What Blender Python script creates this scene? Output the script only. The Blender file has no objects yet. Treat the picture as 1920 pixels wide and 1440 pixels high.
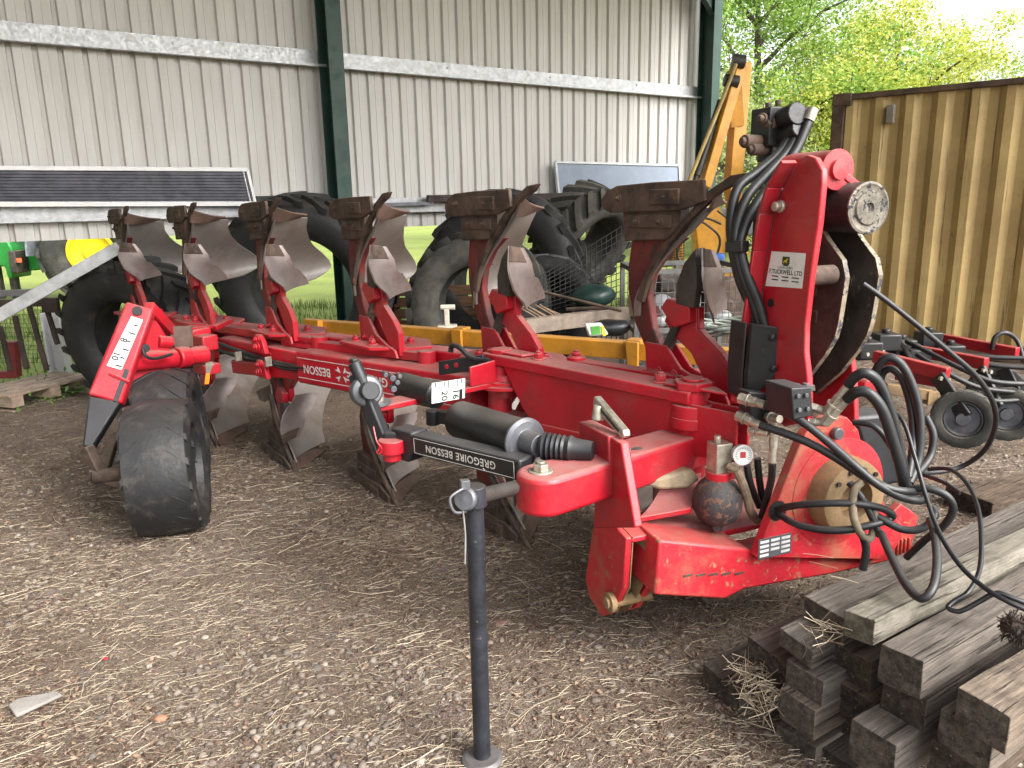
import bpy, bmesh, math, random
from mathutils import Vector as Vec, Matrix, noise
random.seed(7)
R=math.radians
scn=bpy.context.scene
COL=scn.collection
# ------------------------------------------------------------------ camera
FOC=1450.0; PITCH=R(13.27); ROLL=R(1.16); CAMH=1.6
_r=Vec((1,0,0)); _f=Vec((0,math.cos(PITCH),-math.sin(PITCH))); _u=Vec((0,math.sin(PITCH),math.cos(PITCH)))
CR=math.cos(ROLL)*_r-math.sin(ROLL)*_u; CU=math.sin(ROLL)*_r+math.cos(ROLL)*_u; CF=_f
C0=Vec((0,0,CAMH))
cd=bpy.data.cameras.new('camera'); cam=bpy.data.objects.new('camera',cd); COL.objects.link(cam)
M=Matrix((CR,CU,-CF)).transposed().to_4x4(); M.translation=C0; cam.matrix_world=M
cd.sensor_width=36; cd.lens=36*FOC/1920; cd.clip_start=.05; cd.clip_end=2000
scn.camera=cam
# survey helpers: a sight line through a photo point met with a plane that stands in the yard
def ray(x,y): return ((x-960)*CR-(y-720)*CU)/FOC+CF
def G(x,y,z=0.0):
    d=ray(x,y); return C0+d*((z-CAMH)/d.z)
def P(x,y,Y):
    d=ray(x,y); return C0+d*(Y/d.y)
def Vp(x,y,p0,dr):
    n=Vec((-dr.y,dr.x,0)); d=ray(x,y); return C0+d*(n.dot(Vec(p0)-C0)/n.dot(d))
def pol(a): return Vec((math.cos(R(a)),math.sin(R(a)),0))
ZV=Vec((0,0,1))
# ------------------------------------------------------------------ mesh builder
def basis(ax):
    ax=Vec(ax).normalized()
    h=Vec((0,0,1)) if abs(ax.z)<.9 else Vec((1,0,0))
    a=ax.cross(h).normalized(); return a,ax.cross(a).normalized()
def crom(pts,n):
    pts=[Vec(p) for p in pts]; out=[]
    for i in range(len(pts)-1):
        p0=pts[max(i-1,0)];p1=pts[i];p2=pts[i+1];p3=pts[min(i+2,len(pts)-1)]
        for k in range(n):
            t=k/n;t2=t*t;t3=t2*t
            out.append(.5*((2*p1)+(p2-p0)*t+(2*p0-5*p1+4*p2-p3)*t2+(3*p1-p0-3*p2+p3)*t3))
    out.append(pts[-1]); return out
def root_loc(o):
    while o.parent: o=o.parent
    return o.location.copy()
class MB:
    def __init__(s): s.v=[];s.f=[]
    def add(s,v,f):
        b=len(s.v); s.v+= [Vec(p) for p in v]; s.f+=[tuple(i+b for i in q) for q in f]; return s
    def slab(s,pts,vec):
        pts=[Vec(p) for p in pts]; vec=Vec(vec); n=len(pts)
        nm=Vec((0,0,0))
        for i in range(n): nm+= (pts[i]-pts[0]).cross(pts[(i+1)%n]-pts[0])
        if nm.dot(vec)>0: pts=pts[::-1]
        s.add(pts+[p+vec for p in pts],[tuple(range(n)),tuple(range(2*n-1,n-1,-1))]+[((i+1)%n,i,i+n,(i+1)%n+n) for i in range(n)])
        return s
    def box(s,c,a,b,d):   # centre and three half-axis vectors
        c=Vec(c);a=Vec(a);b=Vec(b);d=Vec(d)
        return s.slab([c-a-b-d,c+a-b-d,c+a+b-d,c-a+b-d],2*d)
    def bar(s,p,q,w,h,up=(0,0,1)):
        p=Vec(p);q=Vec(q);ax=(q-p); u=Vec(up); sd=ax.cross(u).normalized(); u=sd.cross(ax).normalized()
        return s.box((p+q)/2,ax/2,sd*w/2,u*h/2)
    def cyl(s,p,q,r,n=24,r2=None):
        p=Vec(p);q=Vec(q); r2=r if r2 is None else r2; a,b=basis(q-p)
        vs=[]
        for c,rr in((p,r),(q,r2)):
            vs+=[c+(a*math.cos(2*math.pi*i/n)+b*math.sin(2*math.pi*i/n))*rr for i in range(n)]
        s.add(vs,[tuple(range(n-1,-1,-1)),tuple(range(n,2*n))]+[(i,(i+1)%n,(i+1)%n+n,i+n) for i in range(n)]); return s
    def lathe(s,p,ax,prof,n=40,closed=False):
        p=Vec(p);ax=Vec(ax).normalized();a,b=basis(ax); m=len(prof); vs=[];fs=[]
        for d,r in prof:
            for i in range(n):
                t=2*math.pi*i/n; vs.append(p+ax*d+(a*math.cos(t)+b*math.sin(t))*r)
        rng=m if closed else m-1
        for j in range(rng):
            j2=(j+1)%m
            for i in range(n): fs.append((j*n+i,j*n+(i+1)%n,j2*n+(i+1)%n,j2*n+i))
        if not closed:
            if prof[0][1]>1e-4: fs.append(tuple(range(n-1,-1,-1)))
            if prof[-1][1]>1e-4: fs.append(tuple((m-1)*n+i for i in range(n)))
        return s.add(vs,fs)
    def tube(s,path,r,n=10,sm=6,ends=True):
        pts=crom(path,sm) if sm>1 else [Vec(p) for p in path]
        a=None; vs=[];fs=[]; m=len(pts)
        for k,p in enumerate(pts):
            t=(pts[min(k+1,m-1)]-pts[max(k-1,0)]).normalized()
            if a is None: a,_=basis(t)
            a=(a-t*a.dot(t)).normalized(); b=t.cross(a)
            rr=r[min(k*len(r)//m,len(r)-1)] if isinstance(r,(list,tuple)) else r
            vs+=[p+(a*math.cos(2*math.pi*i/n)+b*math.sin(2*math.pi*i/n))*rr for i in range(n)]
        for k in range(m-1):
            for i in range(n): fs.append((k*n+i,k*n+(i+1)%n,(k+1)*n+(i+1)%n,(k+1)*n+i))
        if ends: fs+= [tuple(range(n-1,-1,-1)),tuple((m-1)*n+i for i in range(n))]
        return s.add(vs,fs)
    def sphere(s,c,r,n=20,m=12,sq=(1,1,1)):
        c=Vec(c); vs=[];fs=[]
        for j in range(1,m):
            t=math.pi*j/m
            for i in range(n):
                u=2*math.pi*i/n; vs.append(c+Vec((math.sin(t)*math.cos(u)*r*sq[0],math.sin(t)*math.sin(u)*r*sq[1],math.cos(t)*r*sq[2])))
        for j in range(m-2):
            for i in range(n): fs.append((j*n+i,(j+1)*n+i,(j+1)*n+(i+1)%n,j*n+(i+1)%n))
        vs+= [c+Vec((0,0,r*sq[2])),c-Vec((0,0,r*sq[2]))]; t=len(vs)-2
        fs+=[(t,i,(i+1)%n) for i in range(n)]+[(t+1,(m-2)*n+(i+1)%n,(m-2)*n+i) for i in range(n)]
        return s.add(vs,fs)
    def bolt(s,p,d,r=.016,h=.014,washer=True):
        p=Vec(p);d=Vec(d).normalized()
        if washer: s.cyl(p-d*.004,p+d*.004,r*1.45,18)
        s.cyl(p+d*.004,p+d*(h+.004),r,6)
        s.cyl(p+d*(h+.004),p+d*(h+.012),r*.55,10)
        return s
    def sheet(s,rows,th):      # curved plate from a grid of points, th metres thick
        m=len(rows);n=len(rows[0]); P_=[[Vec(p) for p in r] for r in rows]
        N=[[None]*n for _ in range(m)]
        for j in range(m):
            for i in range(n):
                du=P_[j][min(i+1,n-1)]-P_[j][max(i-1,0)]; dv=P_[min(j+1,m-1)][i]-P_[max(j-1,0)][i]
                N[j][i]=du.cross(dv).normalized()
        vs=[P_[j][i] for j in range(m) for i in range(n)]+[P_[j][i]+N[j][i]*th for j in range(m) for i in range(n)]
        o=m*n; fs=[]
        for j in range(m-1):
            for i in range(n-1):
                a=j*n+i;b=a+1;c=a+n+1;d=a+n
                fs+=[(d,c,b,a),(a+o,b+o,c+o,d+o)]
        for i in range(n-1):
            fs+=[(i,i+1,i+1+o,i+o),((m-1)*n+i+1,(m-1)*n+i,(m-1)*n+i+o,(m-1)*n+i+1+o)]
        for j in range(m-1):
            fs+=[((j+1)*n,j*n,j*n+o,(j+1)*n+o),(j*n+n-1,(j+1)*n+n-1,(j+1)*n+n-1+o,j*n+n-1+o)]
        return s.add(vs,fs)
    def each(s,name,mat,parent=None,**k):     # one object per separate piece (touching shells stay together)
        n=len(s.v); p=list(range(n))
        def fd(a):
            while p[a]!=a: p[a]=p[p[a]]; a=p[a]
            return a
        for f in s.f:
            r=fd(f[0])
            for q in f[1:]: p[fd(q)]=r
        bb={}
        for i in range(n):
            r=fd(i); v=s.v[i]
            if r in bb:
                b=bb[r]
                for c in range(3): b[c]=min(b[c],v[c]); b[c+3]=max(b[c+3],v[c])
            else: bb[r]=[*v,*v]
        ks=list(bb); g={r:r for r in ks}
        def fg(a):
            while g[a]!=a: a=g[a]
            return a
        e=.004
        for i,a in enumerate(ks):
            for b in ks[i+1:]:
                A,B_=bb[a],bb[b]
                if all(A[c]-e<=B_[c+3] and B_[c]-e<=A[c+3] for c in range(3)): g[fg(a)]=fg(b)
        out={}
        for i in range(n): out.setdefault(fg(fd(i)),[]).append(i)
        res=[]
        for r,ids in out.items():
            mp={j:k2 for k2,j in enumerate(ids)}; m=MB(); m.v=[s.v[j] for j in ids]; m.f=[tuple(mp[j] for j in f) for f in s.f if f[0] in mp]
            res.append(m.build(name,mat,parent,**k))
        return res
    def build(s,name,mat,parent=None,bevel=0,smooth=35,loc=None,seg=2,fix=True):
        me=bpy.data.meshes.new(name)
        if parent is None:
            if loc is None:
                xs=[p.x for p in s.v];ys=[p.y for p in s.v]; loc=Vec(((min(xs)+max(xs))/2,(min(ys)+max(ys))/2,min(p.z for p in s.v)))
            off=Vec(loc)
        else: off=root_loc(parent)
        me.from_pydata([tuple(p-off) for p in s.v],[],s.f); me.update()
        if fix and len(s.f)<60000:
            bm=bmesh.new(); bm.from_mesh(me); bmesh.ops.recalc_face_normals(bm,faces=bm.faces); bm.to_mesh(me); bm.free()
        if smooth:
            me.polygons.foreach_set('use_smooth',[True]*len(me.polygons)); me.set_sharp_from_angle(angle=R(smooth))
        me.materials.append(mat)
        o=bpy.data.objects.new(name,me); COL.objects.link(o)
        if parent is None: o.location=off
        else: o.parent=parent
        if bevel:
            b=o.modifiers.new('edge','BEVEL'); b.width=bevel; b.segments=seg; b.limit_method='ANGLE'; b.angle_limit=R(40); b.harden_normals=False
        return o
def tag(o,label=None,cat=None,group=None,kind=None):
    if label: o['label']=label
    if cat: o['category']=cat
    if group: o['group']=group
    if kind: o['kind']=kind
    return o
def thing(name,label,cat,loc,group=None):
    o=bpy.data.objects.new(name,None); COL.objects.link(o); o.location=Vec(loc); o.empty_display_size=.2
    return tag(o,label,cat,group)
def text_on(mb,txt,org,xd,yd,size,lift=None,bold=0.0,align='CENTER',space=1.0):
    cu=bpy.data.curves.new('lettering','FONT'); cu.body=txt; cu.size=size; cu.align_x=align; cu.align_y='CENTER'; cu.offset=bold*size; cu.space_character=space; cu.resolution_u=3
    o=bpy.data.objects.new('lettering',cu); COL.objects.link(o)
    bpy.context.view_layer.update()
    me=bpy.data.meshes.new_from_object(o.evaluated_get(bpy.context.evaluated_depsgraph_get()))
    xd=Vec(xd).normalized(); yd=Vec(yd).normalized(); org=Vec(org)
    if lift is not None: org=org+Vec(lift)
    mb.add([org+xd*v.co.x+yd*v.co.y for v in me.vertices],[tuple(p.vertices) for p in me.polygons])
    bpy.data.objects.remove(o); bpy.data.curves.remove(cu); bpy.data.meshes.remove(me)
# ------------------------------------------------------------------ materials
def new_mat(name):
    m=bpy.data.materials.new(name); m.use_nodes=True; nt=m.node_tree; nt.nodes.clear()
    out=nt.nodes.new('ShaderNodeOutputMaterial'); b=nt.nodes.new('ShaderNodeBsdfPrincipled'); nt.links.new(b.outputs[0],out.inputs[0])
    return m,nt,b
class NT:
    def __init__(s,nt): s.nt=nt; s.co=None
    def n(s,t,**k):
        x=s.nt.nodes.new(t)
        for a,b in k.items(): setattr(x,a,b)
        return x
    def l(s,a,b): s.nt.links.new(a,b)
    def coord(s):
        if not s.co: s.co=s.n('ShaderNodeTexCoord').outputs['Object']
        return s.co
    def noise(s,scale,det=4,rough=.6,vec=None,stretch=None):
        x=s.n('ShaderNodeTexNoise'); x.inputs['Scale'].default_value=scale; x.inputs['Detail'].default_value=det; x.inputs['Roughness'].default_value=rough
        v=vec or s.coord()
        if stretch:
            mp=s.n('ShaderNodeMapping'); mp.inputs['Scale'].default_value=stretch; s.l(v,mp.inputs[0]); v=mp.outputs[0]
        s.l(v,x.inputs['Vector']); return x.outputs['Fac']
    def ramp(s,fac,a,b,lo=0,hi=1):
        x=s.n('ShaderNodeMapRange',interpolation_type='SMOOTHSTEP'); s.l(fac,x.inputs[0])
        for i,vv in zip((1,2,3,4),(a,b,lo,hi)): x.inputs[i].default_value=vv
        return x.outputs[0]
    def math(s,op,a,b=None):
        x=s.n('ShaderNodeMath',operation=op)
        for i,q in enumerate((a,b)):
            if q is None: continue
            if isinstance(q,(int,float)): x.inputs[i].default_value=q
            else: s.l(q,x.inputs[i])
        return x.outputs[0]
    def mix(s,fac,a,b,mode='MIX'):
        x=s.n('ShaderNodeMix',data_type='RGBA',blend_type=mode)
        for i,q in ((0,fac),(6,a),(7,b)):
            if isinstance(q,(int,float)): x.inputs[i].default_value=q
            elif isinstance(q,(tuple,list)): x.inputs[i].default_value=(*q[:3],1)
            else: s.l(q,x.inputs[i])
        return x.outputs[2]
    def cramp(s,fac,stops):
        x=s.n('ShaderNodeValToRGB'); e=x.color_ramp.elements
        while len(e)<len(stops): e.new(.5)
        for q,(p,c) in zip(e,stops): q.position=p; q.color=(*c,1)
        s.l(fac,x.inputs[0]); return x.outputs[0]
    def bump(s,h,st,dist=.01,nrm=None):
        x=s.n('ShaderNodeBump'); x.inputs['Strength'].default_value=st; x.inputs['Distance'].default_value=dist; s.l(h,x.inputs['Height'])
        if nrm: s.l(nrm,x.inputs['Normal'])
        return x.outputs[0]
def surf(name,base,rough=.5,metal=0,var=.25,vscale=5,dust=0,dustcol=(.27,.22,.17),rust=0,rustcol=(.12,.055,.03),rscale=18,bump=.15,bscale=90,spec=.5,coat=0,stain=None,stscale=4,stamt=.5,thr=.5,col2=None,stretch=None):
    m,nt,b=new_mat(name); q=NT(nt)
    n1=q.noise(vscale,5,.65,stretch=stretch)
    c=q.mix(q.ramp(n1,.3,.7),tuple(x*(1-var) for x in base),tuple(min(1,x*(1+var)) for x in base) if col2 is None else col2)
    rg=None
    if stain:
        c=q.mix(q.math('MULTIPLY',q.ramp(q.noise(stscale,6,.7,stretch=stretch),thr-.05,thr+.15),stamt),c,stain)
    if rust:
        rf=q.ramp(q.noise(rscale,8,.75),.72-rust*.35,.76-rust*.35)
        c=q.mix(rf,c,rustcol)
        rg=rf
    if dust:
        ge=q.n('ShaderNodeNewGeometry'); sp=q.n('ShaderNodeSeparateXYZ'); q.l(ge.outputs['Normal'],sp.inputs[0])
        df=q.math('MULTIPLY',q.ramp(sp.outputs[2],.45,.95),q.ramp(q.noise(7,6,.7),.25,.75,dust*.45,dust))
        lf=q.math('MULTIPLY',q.ramp(q.noise(3.3,6,.75),.5,.8),dust*.3)
        df=q.math('MAXIMUM',df,lf)
        c=q.mix(df,c,dustcol)
        rgh=q.ramp(df,0,1,rough,.9)
    else: rgh=None
    q.l(c,b.inputs['Base Color'])
    b.inputs['Metallic'].default_value=metal; b.inputs['Specular IOR Level'].default_value=spec
    rv=q.ramp(q.noise(vscale*2.3,4),.3,.7,rough*.8,min(1,rough*1.2))
    if rgh is not None: rv=q.math('MAXIMUM',rv,rgh)
    if rg is not None: rv=q.math('MAXIMUM',rv,q.math('MULTIPLY',rg,.9))
    q.l(rv,b.inputs['Roughness'])
    if coat: b.inputs['Coat Weight'].default_value=coat; b.inputs['Coat Roughness'].default_value=.15
    if bump:
        q.l(q.bump(q.noise(bscale,5,.7),bump,.006),b.inputs['Normal'])
    return m
RED=surf('red_paint',(.42,.008,.020),.40,var=.2,vscale=3,dust=.8,dustcol=(.30,.19,.165),rust=.22,rustcol=(.13,.05,.035),rscale=24,bump=.2,spec=.5,coat=.1,stain=(.20,.035,.035),stscale=4.5,stamt=.55,thr=.52)
REDC=surf('red_worn_paint',(.48,.018,.030),.45,var=.2,vscale=4,dust=.5,dustcol=(.28,.17,.13),rust=.42,rustcol=(.30,.15,.08),rscale=22,bump=.3,bscale=70,stain=(.33,.16,.09),stscale=3,stamt=.65,thr=.52)
BLACK=surf('black_paint',(.010,.0105,.012),.42,var=.4,vscale=8,dust=.5,dustcol=(.16,.14,.12),rust=.16,rustcol=(.16,.10,.06),rscale=30,bump=.2)
BLACKP=surf('black_rubbery_plastic',(.013,.014,.017),.45,var=.35,vscale=6,dust=.3,dustcol=(.2,.19,.18),bump=.1)
GRIME=surf('grimy_black_plate',(.045,.037,.030),.65,var=.6,vscale=7,dust=.35,rust=.34,rustcol=(.17,.13,.085),rscale=8,bump=.4,bscale=50)
CAPM=surf('speckled_cap_metal',(.17,.15,.12),.55,metal=.3,var=.5,vscale=20,rust=.55,rustcol=(.03,.03,.035),rscale=40,bump=.4,bscale=90)
CHIP=surf('chipped_edge_paint',(.21,.17,.12),.6,var=.45,vscale=14,rust=.58,rustcol=(.05,.05,.06),rscale=30,bump=.3)
HOSE=surf('hose_rubber',(.013,.0135,.015),.42,var=.35,vscale=9,dust=.25,dustcol=(.2,.19,.18),bump=.15,bscale=200)
STEEL=surf('polished_plough_steel',(.30,.275,.26),.46,metal=.55,var=.14,vscale=2.5,stain=(.19,.12,.085),stscale=2.2,stamt=.6,thr=.57,bump=.10,bscale=40,spec=.5,dust=.25)
STEELB=surf('rust_streaked_plough_steel',(.28,.25,.235),.5,metal=.5,var=.16,vscale=3,stain=(.17,.105,.08),stscale=2.0,stamt=.7,thr=.5,bump=.15,bscale=40,dust=.25)
SKIM=surf('skimmer_steel',(.30,.25,.235),.42,metal=.55,var=.25,vscale=5,stain=(.13,.07,.055),stscale=5,stamt=.7,thr=.52,bump=.2,bscale=50)
RUSTY=surf('rusty_steel',(.066,.042,.030),.78,var=.6,vscale=9,rust=.3,rustcol=(.15,.075,.04),rscale=12,bump=.5,bscale=45,dust=.3)
LEGM=surf('rust_worn_red',(.12,.016,.014),.6,var=.5,vscale=5,rust=.46,rustcol=(.065,.032,.023),rscale=7,bump=.3,bscale=50,dust=.3)
SHARE=surf('rusty_share_steel',(.12,.075,.06),.55,metal=.3,var=.4,vscale=6,bump=.3,bscale=50,dust=.25)
ZINC=surf('zinc_fitting',(.50,.46,.38),.42,metal=.7,var=.3,vscale=20,dust=.3,bump=.1,stain=(.14,.12,.1),stscale=18,stamt=.7,thr=.55)
GREYM=surf('grey_metal',(.13,.135,.15),.45,metal=.5,var=.3,vscale=9,dust=.4,bump=.15)
BROWNR=surf('rusty_tan_casting',(.23,.15,.075),.75,var=.45,vscale=5,rust=.38,rustcol=(.15,.055,.03),rscale=8,bump=.5,bscale=60)
WHITE=surf('white_sticker',(.72,.72,.70),.45,var=.06,vscale=6,stain=(.35,.3,.22),stscale=9,stamt=.5,thr=.6,bump=0)
INK=surf('black_ink',(.010,.010,.010),.5,var=.1,bump=0)
INKW=surf('white_lettering',(.62,.6,.57),.5,var=.15,vscale=20,bump=0,stain=(.2,.1,.08),stscale=30,stamt=.5,thr=.6)
GREENL=surf('dark_green_ink',(.02,.06,.015),.5,var=.1,bump=0)
YELL=surf('yellow_ink',(.7,.5,.03),.5,var=.1,bump=0)
ORANGE=surf('orange_tag_plastic',(.75,.28,.02),.5,var=.15,bump=.05)
TYRE=surf('tyre_rubber',(.012,.012,.0125),.6,var=.3,vscale=5,dust=.22,dustcol=(.17,.15,.13),stain=(.11,.095,.08),stscale=5,stamt=.35,thr=.58,bump=.25,bscale=60)
TYRED=surf('dusty_tyre_rubber',(.032,.031,.027),.8,var=.35,vscale=5,dust=.35,dustcol=(.22,.19,.15),stain=(.11,.10,.08),stscale=4,stamt=.4,thr=.5,bump=.3,bscale=60)
YPAINT=surf('yellow_machine_paint',(.40,.175,.012),.5,var=.25,vscale=5,rust=.22,rustcol=(.10,.05,.025),rscale=14,dust=.3,bump=.15)
GALV=surf('galvanised_steel',(.40,.41,.42),.45,metal=.55,var=.18,vscale=16,stain=(.28,.26,.22),stscale=7,stamt=.45,thr=.55,bump=.08)
ALU=surf('bright_aluminium',(.62,.63,.65),.35,metal=.35,var=.08,vscale=8,bump=.05)
# ================================================================== SETTING
def hgt(x,y):
    return .026+.022*noise.noise((x*.9,y*.9,3.1))+.011*noise.noise((x*3.7,y*3.7,7.7))+.006*noise.noise((x*11,y*11,1.3))
W0=P(640,385,8.9); W0.z=0
_d=ray(3100,335); WD=Vec((_d.x,_d.y,0)).normalized(); WN=Vec((WD.y,-WD.x,0))     # along the shed wall / out of it towards the yard
def wall_s(p): return (Vec(p)-W0).dot(WD)
def wall_n(p): return (Vec(p)-W0).dot(WN)
def WP(x,y,off=0): return Vp(x,y,W0+WN*off,WD)
# --- yard
def lin(a,b,st):
    n=max(1,int(round((b-a)/st))); return [a+(b-a)*i/n for i in range(n)]
xs=lin(-16,-5,.6)+lin(-5,4.2,.05)+lin(4.2,16,.6)+[16]
ys=lin(-8,1.2,.6)+lin(1.2,6.6,.05)+lin(6.6,18,.35)+[18]
vs=[];idx={};fs=[]
LFY=G(90,742).y
def in_yard(x,y):
    if wall_n((x,y,0))<.2+.25*noise.noise((x*1.1,y*1.1,0)) and x<3.2: return False
    if x<-2.7 and y>LFY+.30*noise.noise((x*1.7,y*1.7,5))+(x+2.7)*.12: return False
    if y>11.5+noise.noise((x,y,2)): return False
    return True
def gv(i,j):
    k=(i,j)
    if k not in idx: idx[k]=len(vs); vs.append((xs[i],ys[j],hgt(xs[i],ys[j])))
    return idx[k]
for i in range(len(xs)-1):
    for j in range(len(ys)-1):
        if in_yard((xs[i]+xs[i+1])/2,(ys[j]+ys[j+1])/2): fs.append((gv(i,j),gv(i+1,j),gv(i+1,j+1),gv(i,j+1)))
m,nt,b=new_mat('yard_earth'); q=NT(nt)
n1=q.noise(1.1,6,.7); n2=q.noise(9,6,.75); n3=q.noise(70,4,.8)
c=q.cramp(n1,[(.3,(.105,.070,.051)),(.5,(.178,.128,.095)),(.7,(.25,.192,.148))])
c=q.mix(q.ramp(n2,.35,.7,0,.65),c,(.075,.05,.037)); c=q.mix(q.ramp(n3,.5,.72,0,.7),c,(.29,.22,.155))
vor=q.n('ShaderNodeTexVoronoi'); vor.inputs['Scale'].default_value=95; q.l(q.coord(),vor.inputs['Vector'])
pm=q.math('MULTIPLY',q.ramp(vor.outputs['Distance'],.28,.36,1,0),q.ramp(q.noise(2.2,4),.45,.65,.1,.8))
n4=q.noise(210,3,.85); c=q.mix(q.ramp(n4,.50,.66,0,.75),c,(.33,.28,.23)); c=q.mix(q.ramp(n4,.34,.46,.7,0),c,(.055,.042,.034)); n5=q.noise(38,5,.8); c=q.mix(q.ramp(n5,.52,.64,0,.55),c,(.075,.055,.045))
c=q.mix(pm,c,q.mix(.55,vor.outputs['Color'],(.3,.25,.2),'MIX'))
c=q.mix(q.math('MULTIPLY',pm,.6),c,(.20,.17,.145))
q.l(c,b.inputs['Base Color']); b.inputs['Roughness'].default_value=.95; b.inputs['Specular IOR Level'].default_value=.2
bh=q.math('ADD',q.math('ADD',q.math('MULTIPLY',n3,.6),q.math('MULTIPLY',n5,.9)),q.math('ADD',q.math('MULTIPLY',pm,.8),n2)); q.l(q.bump(bh,.8,.02),b.inputs['Normal'])
mb=MB(); mb.v=[Vec(p) for p in vs]; mb.f=fs
tag(mb.build('yard_ground',m,loc=(0,0,0),smooth=80,fix=False),kind='structure')
# --- field
m,nt,b=new_mat('field_grass'); q=NT(nt)
c=q.cramp(q.noise(.5,6,.7),[(.3,(.14,.20,.028)),(.55,(.22,.29,.04)),(.75,(.32,.35,.07))])
c=q.mix(q.ramp(q.noise(18,5,.8),.4,.75,0,.6),c,(.30,.27,.10)); q.l(c,b.inputs['Base Color']); b.inputs['Roughness'].default_value=.9
q.l(q.bump(q.noise(25,5,.8),.9,.06),b.inputs['Normal'])
mb=MB(); mb.add([(-400,-20,-.02),(400,-20,-.02),(400,700,-.02),(-400,700,-.02)],[(0,1,2,3)])
tag(mb.build('grass_field',m,loc=(0,0,0),smooth=0,fix=False),kind='structure')
# --- open shed: corrugated sheet wall, rails, columns, roof
shed=thing('open_shed','open steel shed with pale corrugated cladding on galvanised rails and dark green columns','shed',W0)
CLAD=surf('cream_cladding',(.60,.585,.56),.55,var=.05,vscale=1.2,stain=(.40,.34,.27),stscale=2.2,stamt=.20,thr=.52,bump=.04,spec=.35,stretch=(3,3,.35))
DKG=surf('dark_green_steel',(.012,.045,.034),.5,var=.25,vscale=4,dust=.2,bump=.1)
ROOFM=surf('grey_roof_sheet',(.42,.41,.39),.6,var=.1,bump=0)
SL=-13.0; SR=wall_s(WP(1311,200)); ZB=1.335; ZT=4.95
prof=[]; s=SL
while s<SR-.2:
    prof+=[(s,0),(s+.060,0),(s+.064,.004),(s+.070,.004),(s+.074,0),(s+.136,0),(s+.146,-.040),(s+.178,-.040),(s+.188,0)]; s+=.1975
prof.append((SR,0))
def wp3(s,n,z): return W0+WD*s+WN*n+ZV*z
mb=MB(); n=len(prof)
for a,(s,d) in enumerate(prof):
    mb.v+=[wp3(s,d,ZB),wp3(s,d,ZT),wp3(s,d-.012,ZT),wp3(s,d-.012,ZB)]
for a in range(n-1):
    k=4*a; mb.f+=[(k,k+4,k+5,k+1),(k+3,k+2,k+6,k+7),(k+1,k+5,k+6,k+2),(k,k+3,k+7,k+4)]
mb.f+=[(0,1,2,3),(4*n-4,4*n-1,4*n-2,4*n-3)]
mb.build('wall_cladding',CLAD,shed,smooth=20)
def zed(name,z,s0,s1):      # Z-section sheeting rail
    mb=MB(); t=.004; h=.16; w=.07
    for A,B in ((wp3(s0,.05,z-h/2),wp3(s1,.05,z-h/2)),):
        up=ZV*h; mb.slab([A+WN*.02,B+WN*.02,B+WN*.02+up,A+WN*.02+up],WN*t)
        mb.slab([A+WN*.0205,B+WN*.0205,B+WN*(.02+w),A+WN*(.02+w)],-ZV*t)
        mb.slab([A+WN*(.02+w),B+WN*(.02+w),B+WN*(.02+w)+ZV*.022,A+WN*(.02+w)+ZV*.022],WN*t)
        mb.slab([A+WN*.0205+up,B+WN*.0205+up,B+WN*(.02-w*.72)+up,A+WN*(.02-w*.72)+up],ZV*t)
    for sg in lin(s0+.8,s1,1.5):
        for zz in (.03,.11): mb.bolt(wp3(sg,.075,z-h/2+zz),WN,.008,.006)
    return mb.build(name,GALV,shed,bevel=0,smooth=20)
ZU=WP(640,117).z; ZL=1.585
zed('sheeting_rail',ZU,SL,SR+.15); zed('sheeting_rail',ZL,SL,SR-.02); zed('sheeting_rail',ZU+1.5,SL,SR)
def icol(name,s,z1=4.9,d0=.125,dep=.26,w=.165):
    mb=MB()
    for dd in (d0,d0+dep): mb.box(wp3(s,dd,z1/2),WD*w/2,WN*.007,ZV*z1/2)
    mb.box(wp3(s,d0+dep/2,z1/2),WD*.005,WN*(dep/2-.0075),ZV*z1/2)
    for zz in (.01,): mb.box(wp3(s,d0+dep/2,zz),WD*.16,WN*.22,ZV*.012)
    return mb.build(name,DKG,shed,bevel=.002)
SC=wall_s(WP(636,200,.385)); SCR=wall_s(WP(1340,200,.385))
icol('column',SC); icol('column',SCR); icol('column',SC-(SCR-SC))
mb=MB()     # knee brace and rafters
k0=wp3(SCR,.3,4.15); mb.bar(k0,wp3(SCR-.75,.3,4.85),.09,.09); mb.build('knee_brace',DKG,shed,bevel=.003)
for sc in (SC,SCR,SC-(SCR-SC)):
    mb=MB(); mb.bar(wp3(sc,.1,4.72),wp3(sc,8.7,5.47),.14,.34); mb.build('rafter',DKG,shed,bevel=.003)
mb=MB(); mb.slab([wp3(SL,-.25,4.99),wp3(SCR+.12,-.25,4.99),wp3(SCR+.12,8.6,5.76),wp3(SL,8.6,5.76)],ZV*.03); mb.build('roof',ROOFM,shed,smooth=0)
mb=MB(); mb.slab([wp3(SL+3.9,.05,.0),wp3(SL+3.9,8.5,.0),wp3(SL+3.9,8.5,5.7),wp3(SL+3.9,.05,4.9)],-WD*.05); mb.build('added_shade_wall',CLAD,shed,smooth=0)  # unseen wall, added to cut light from the left
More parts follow.
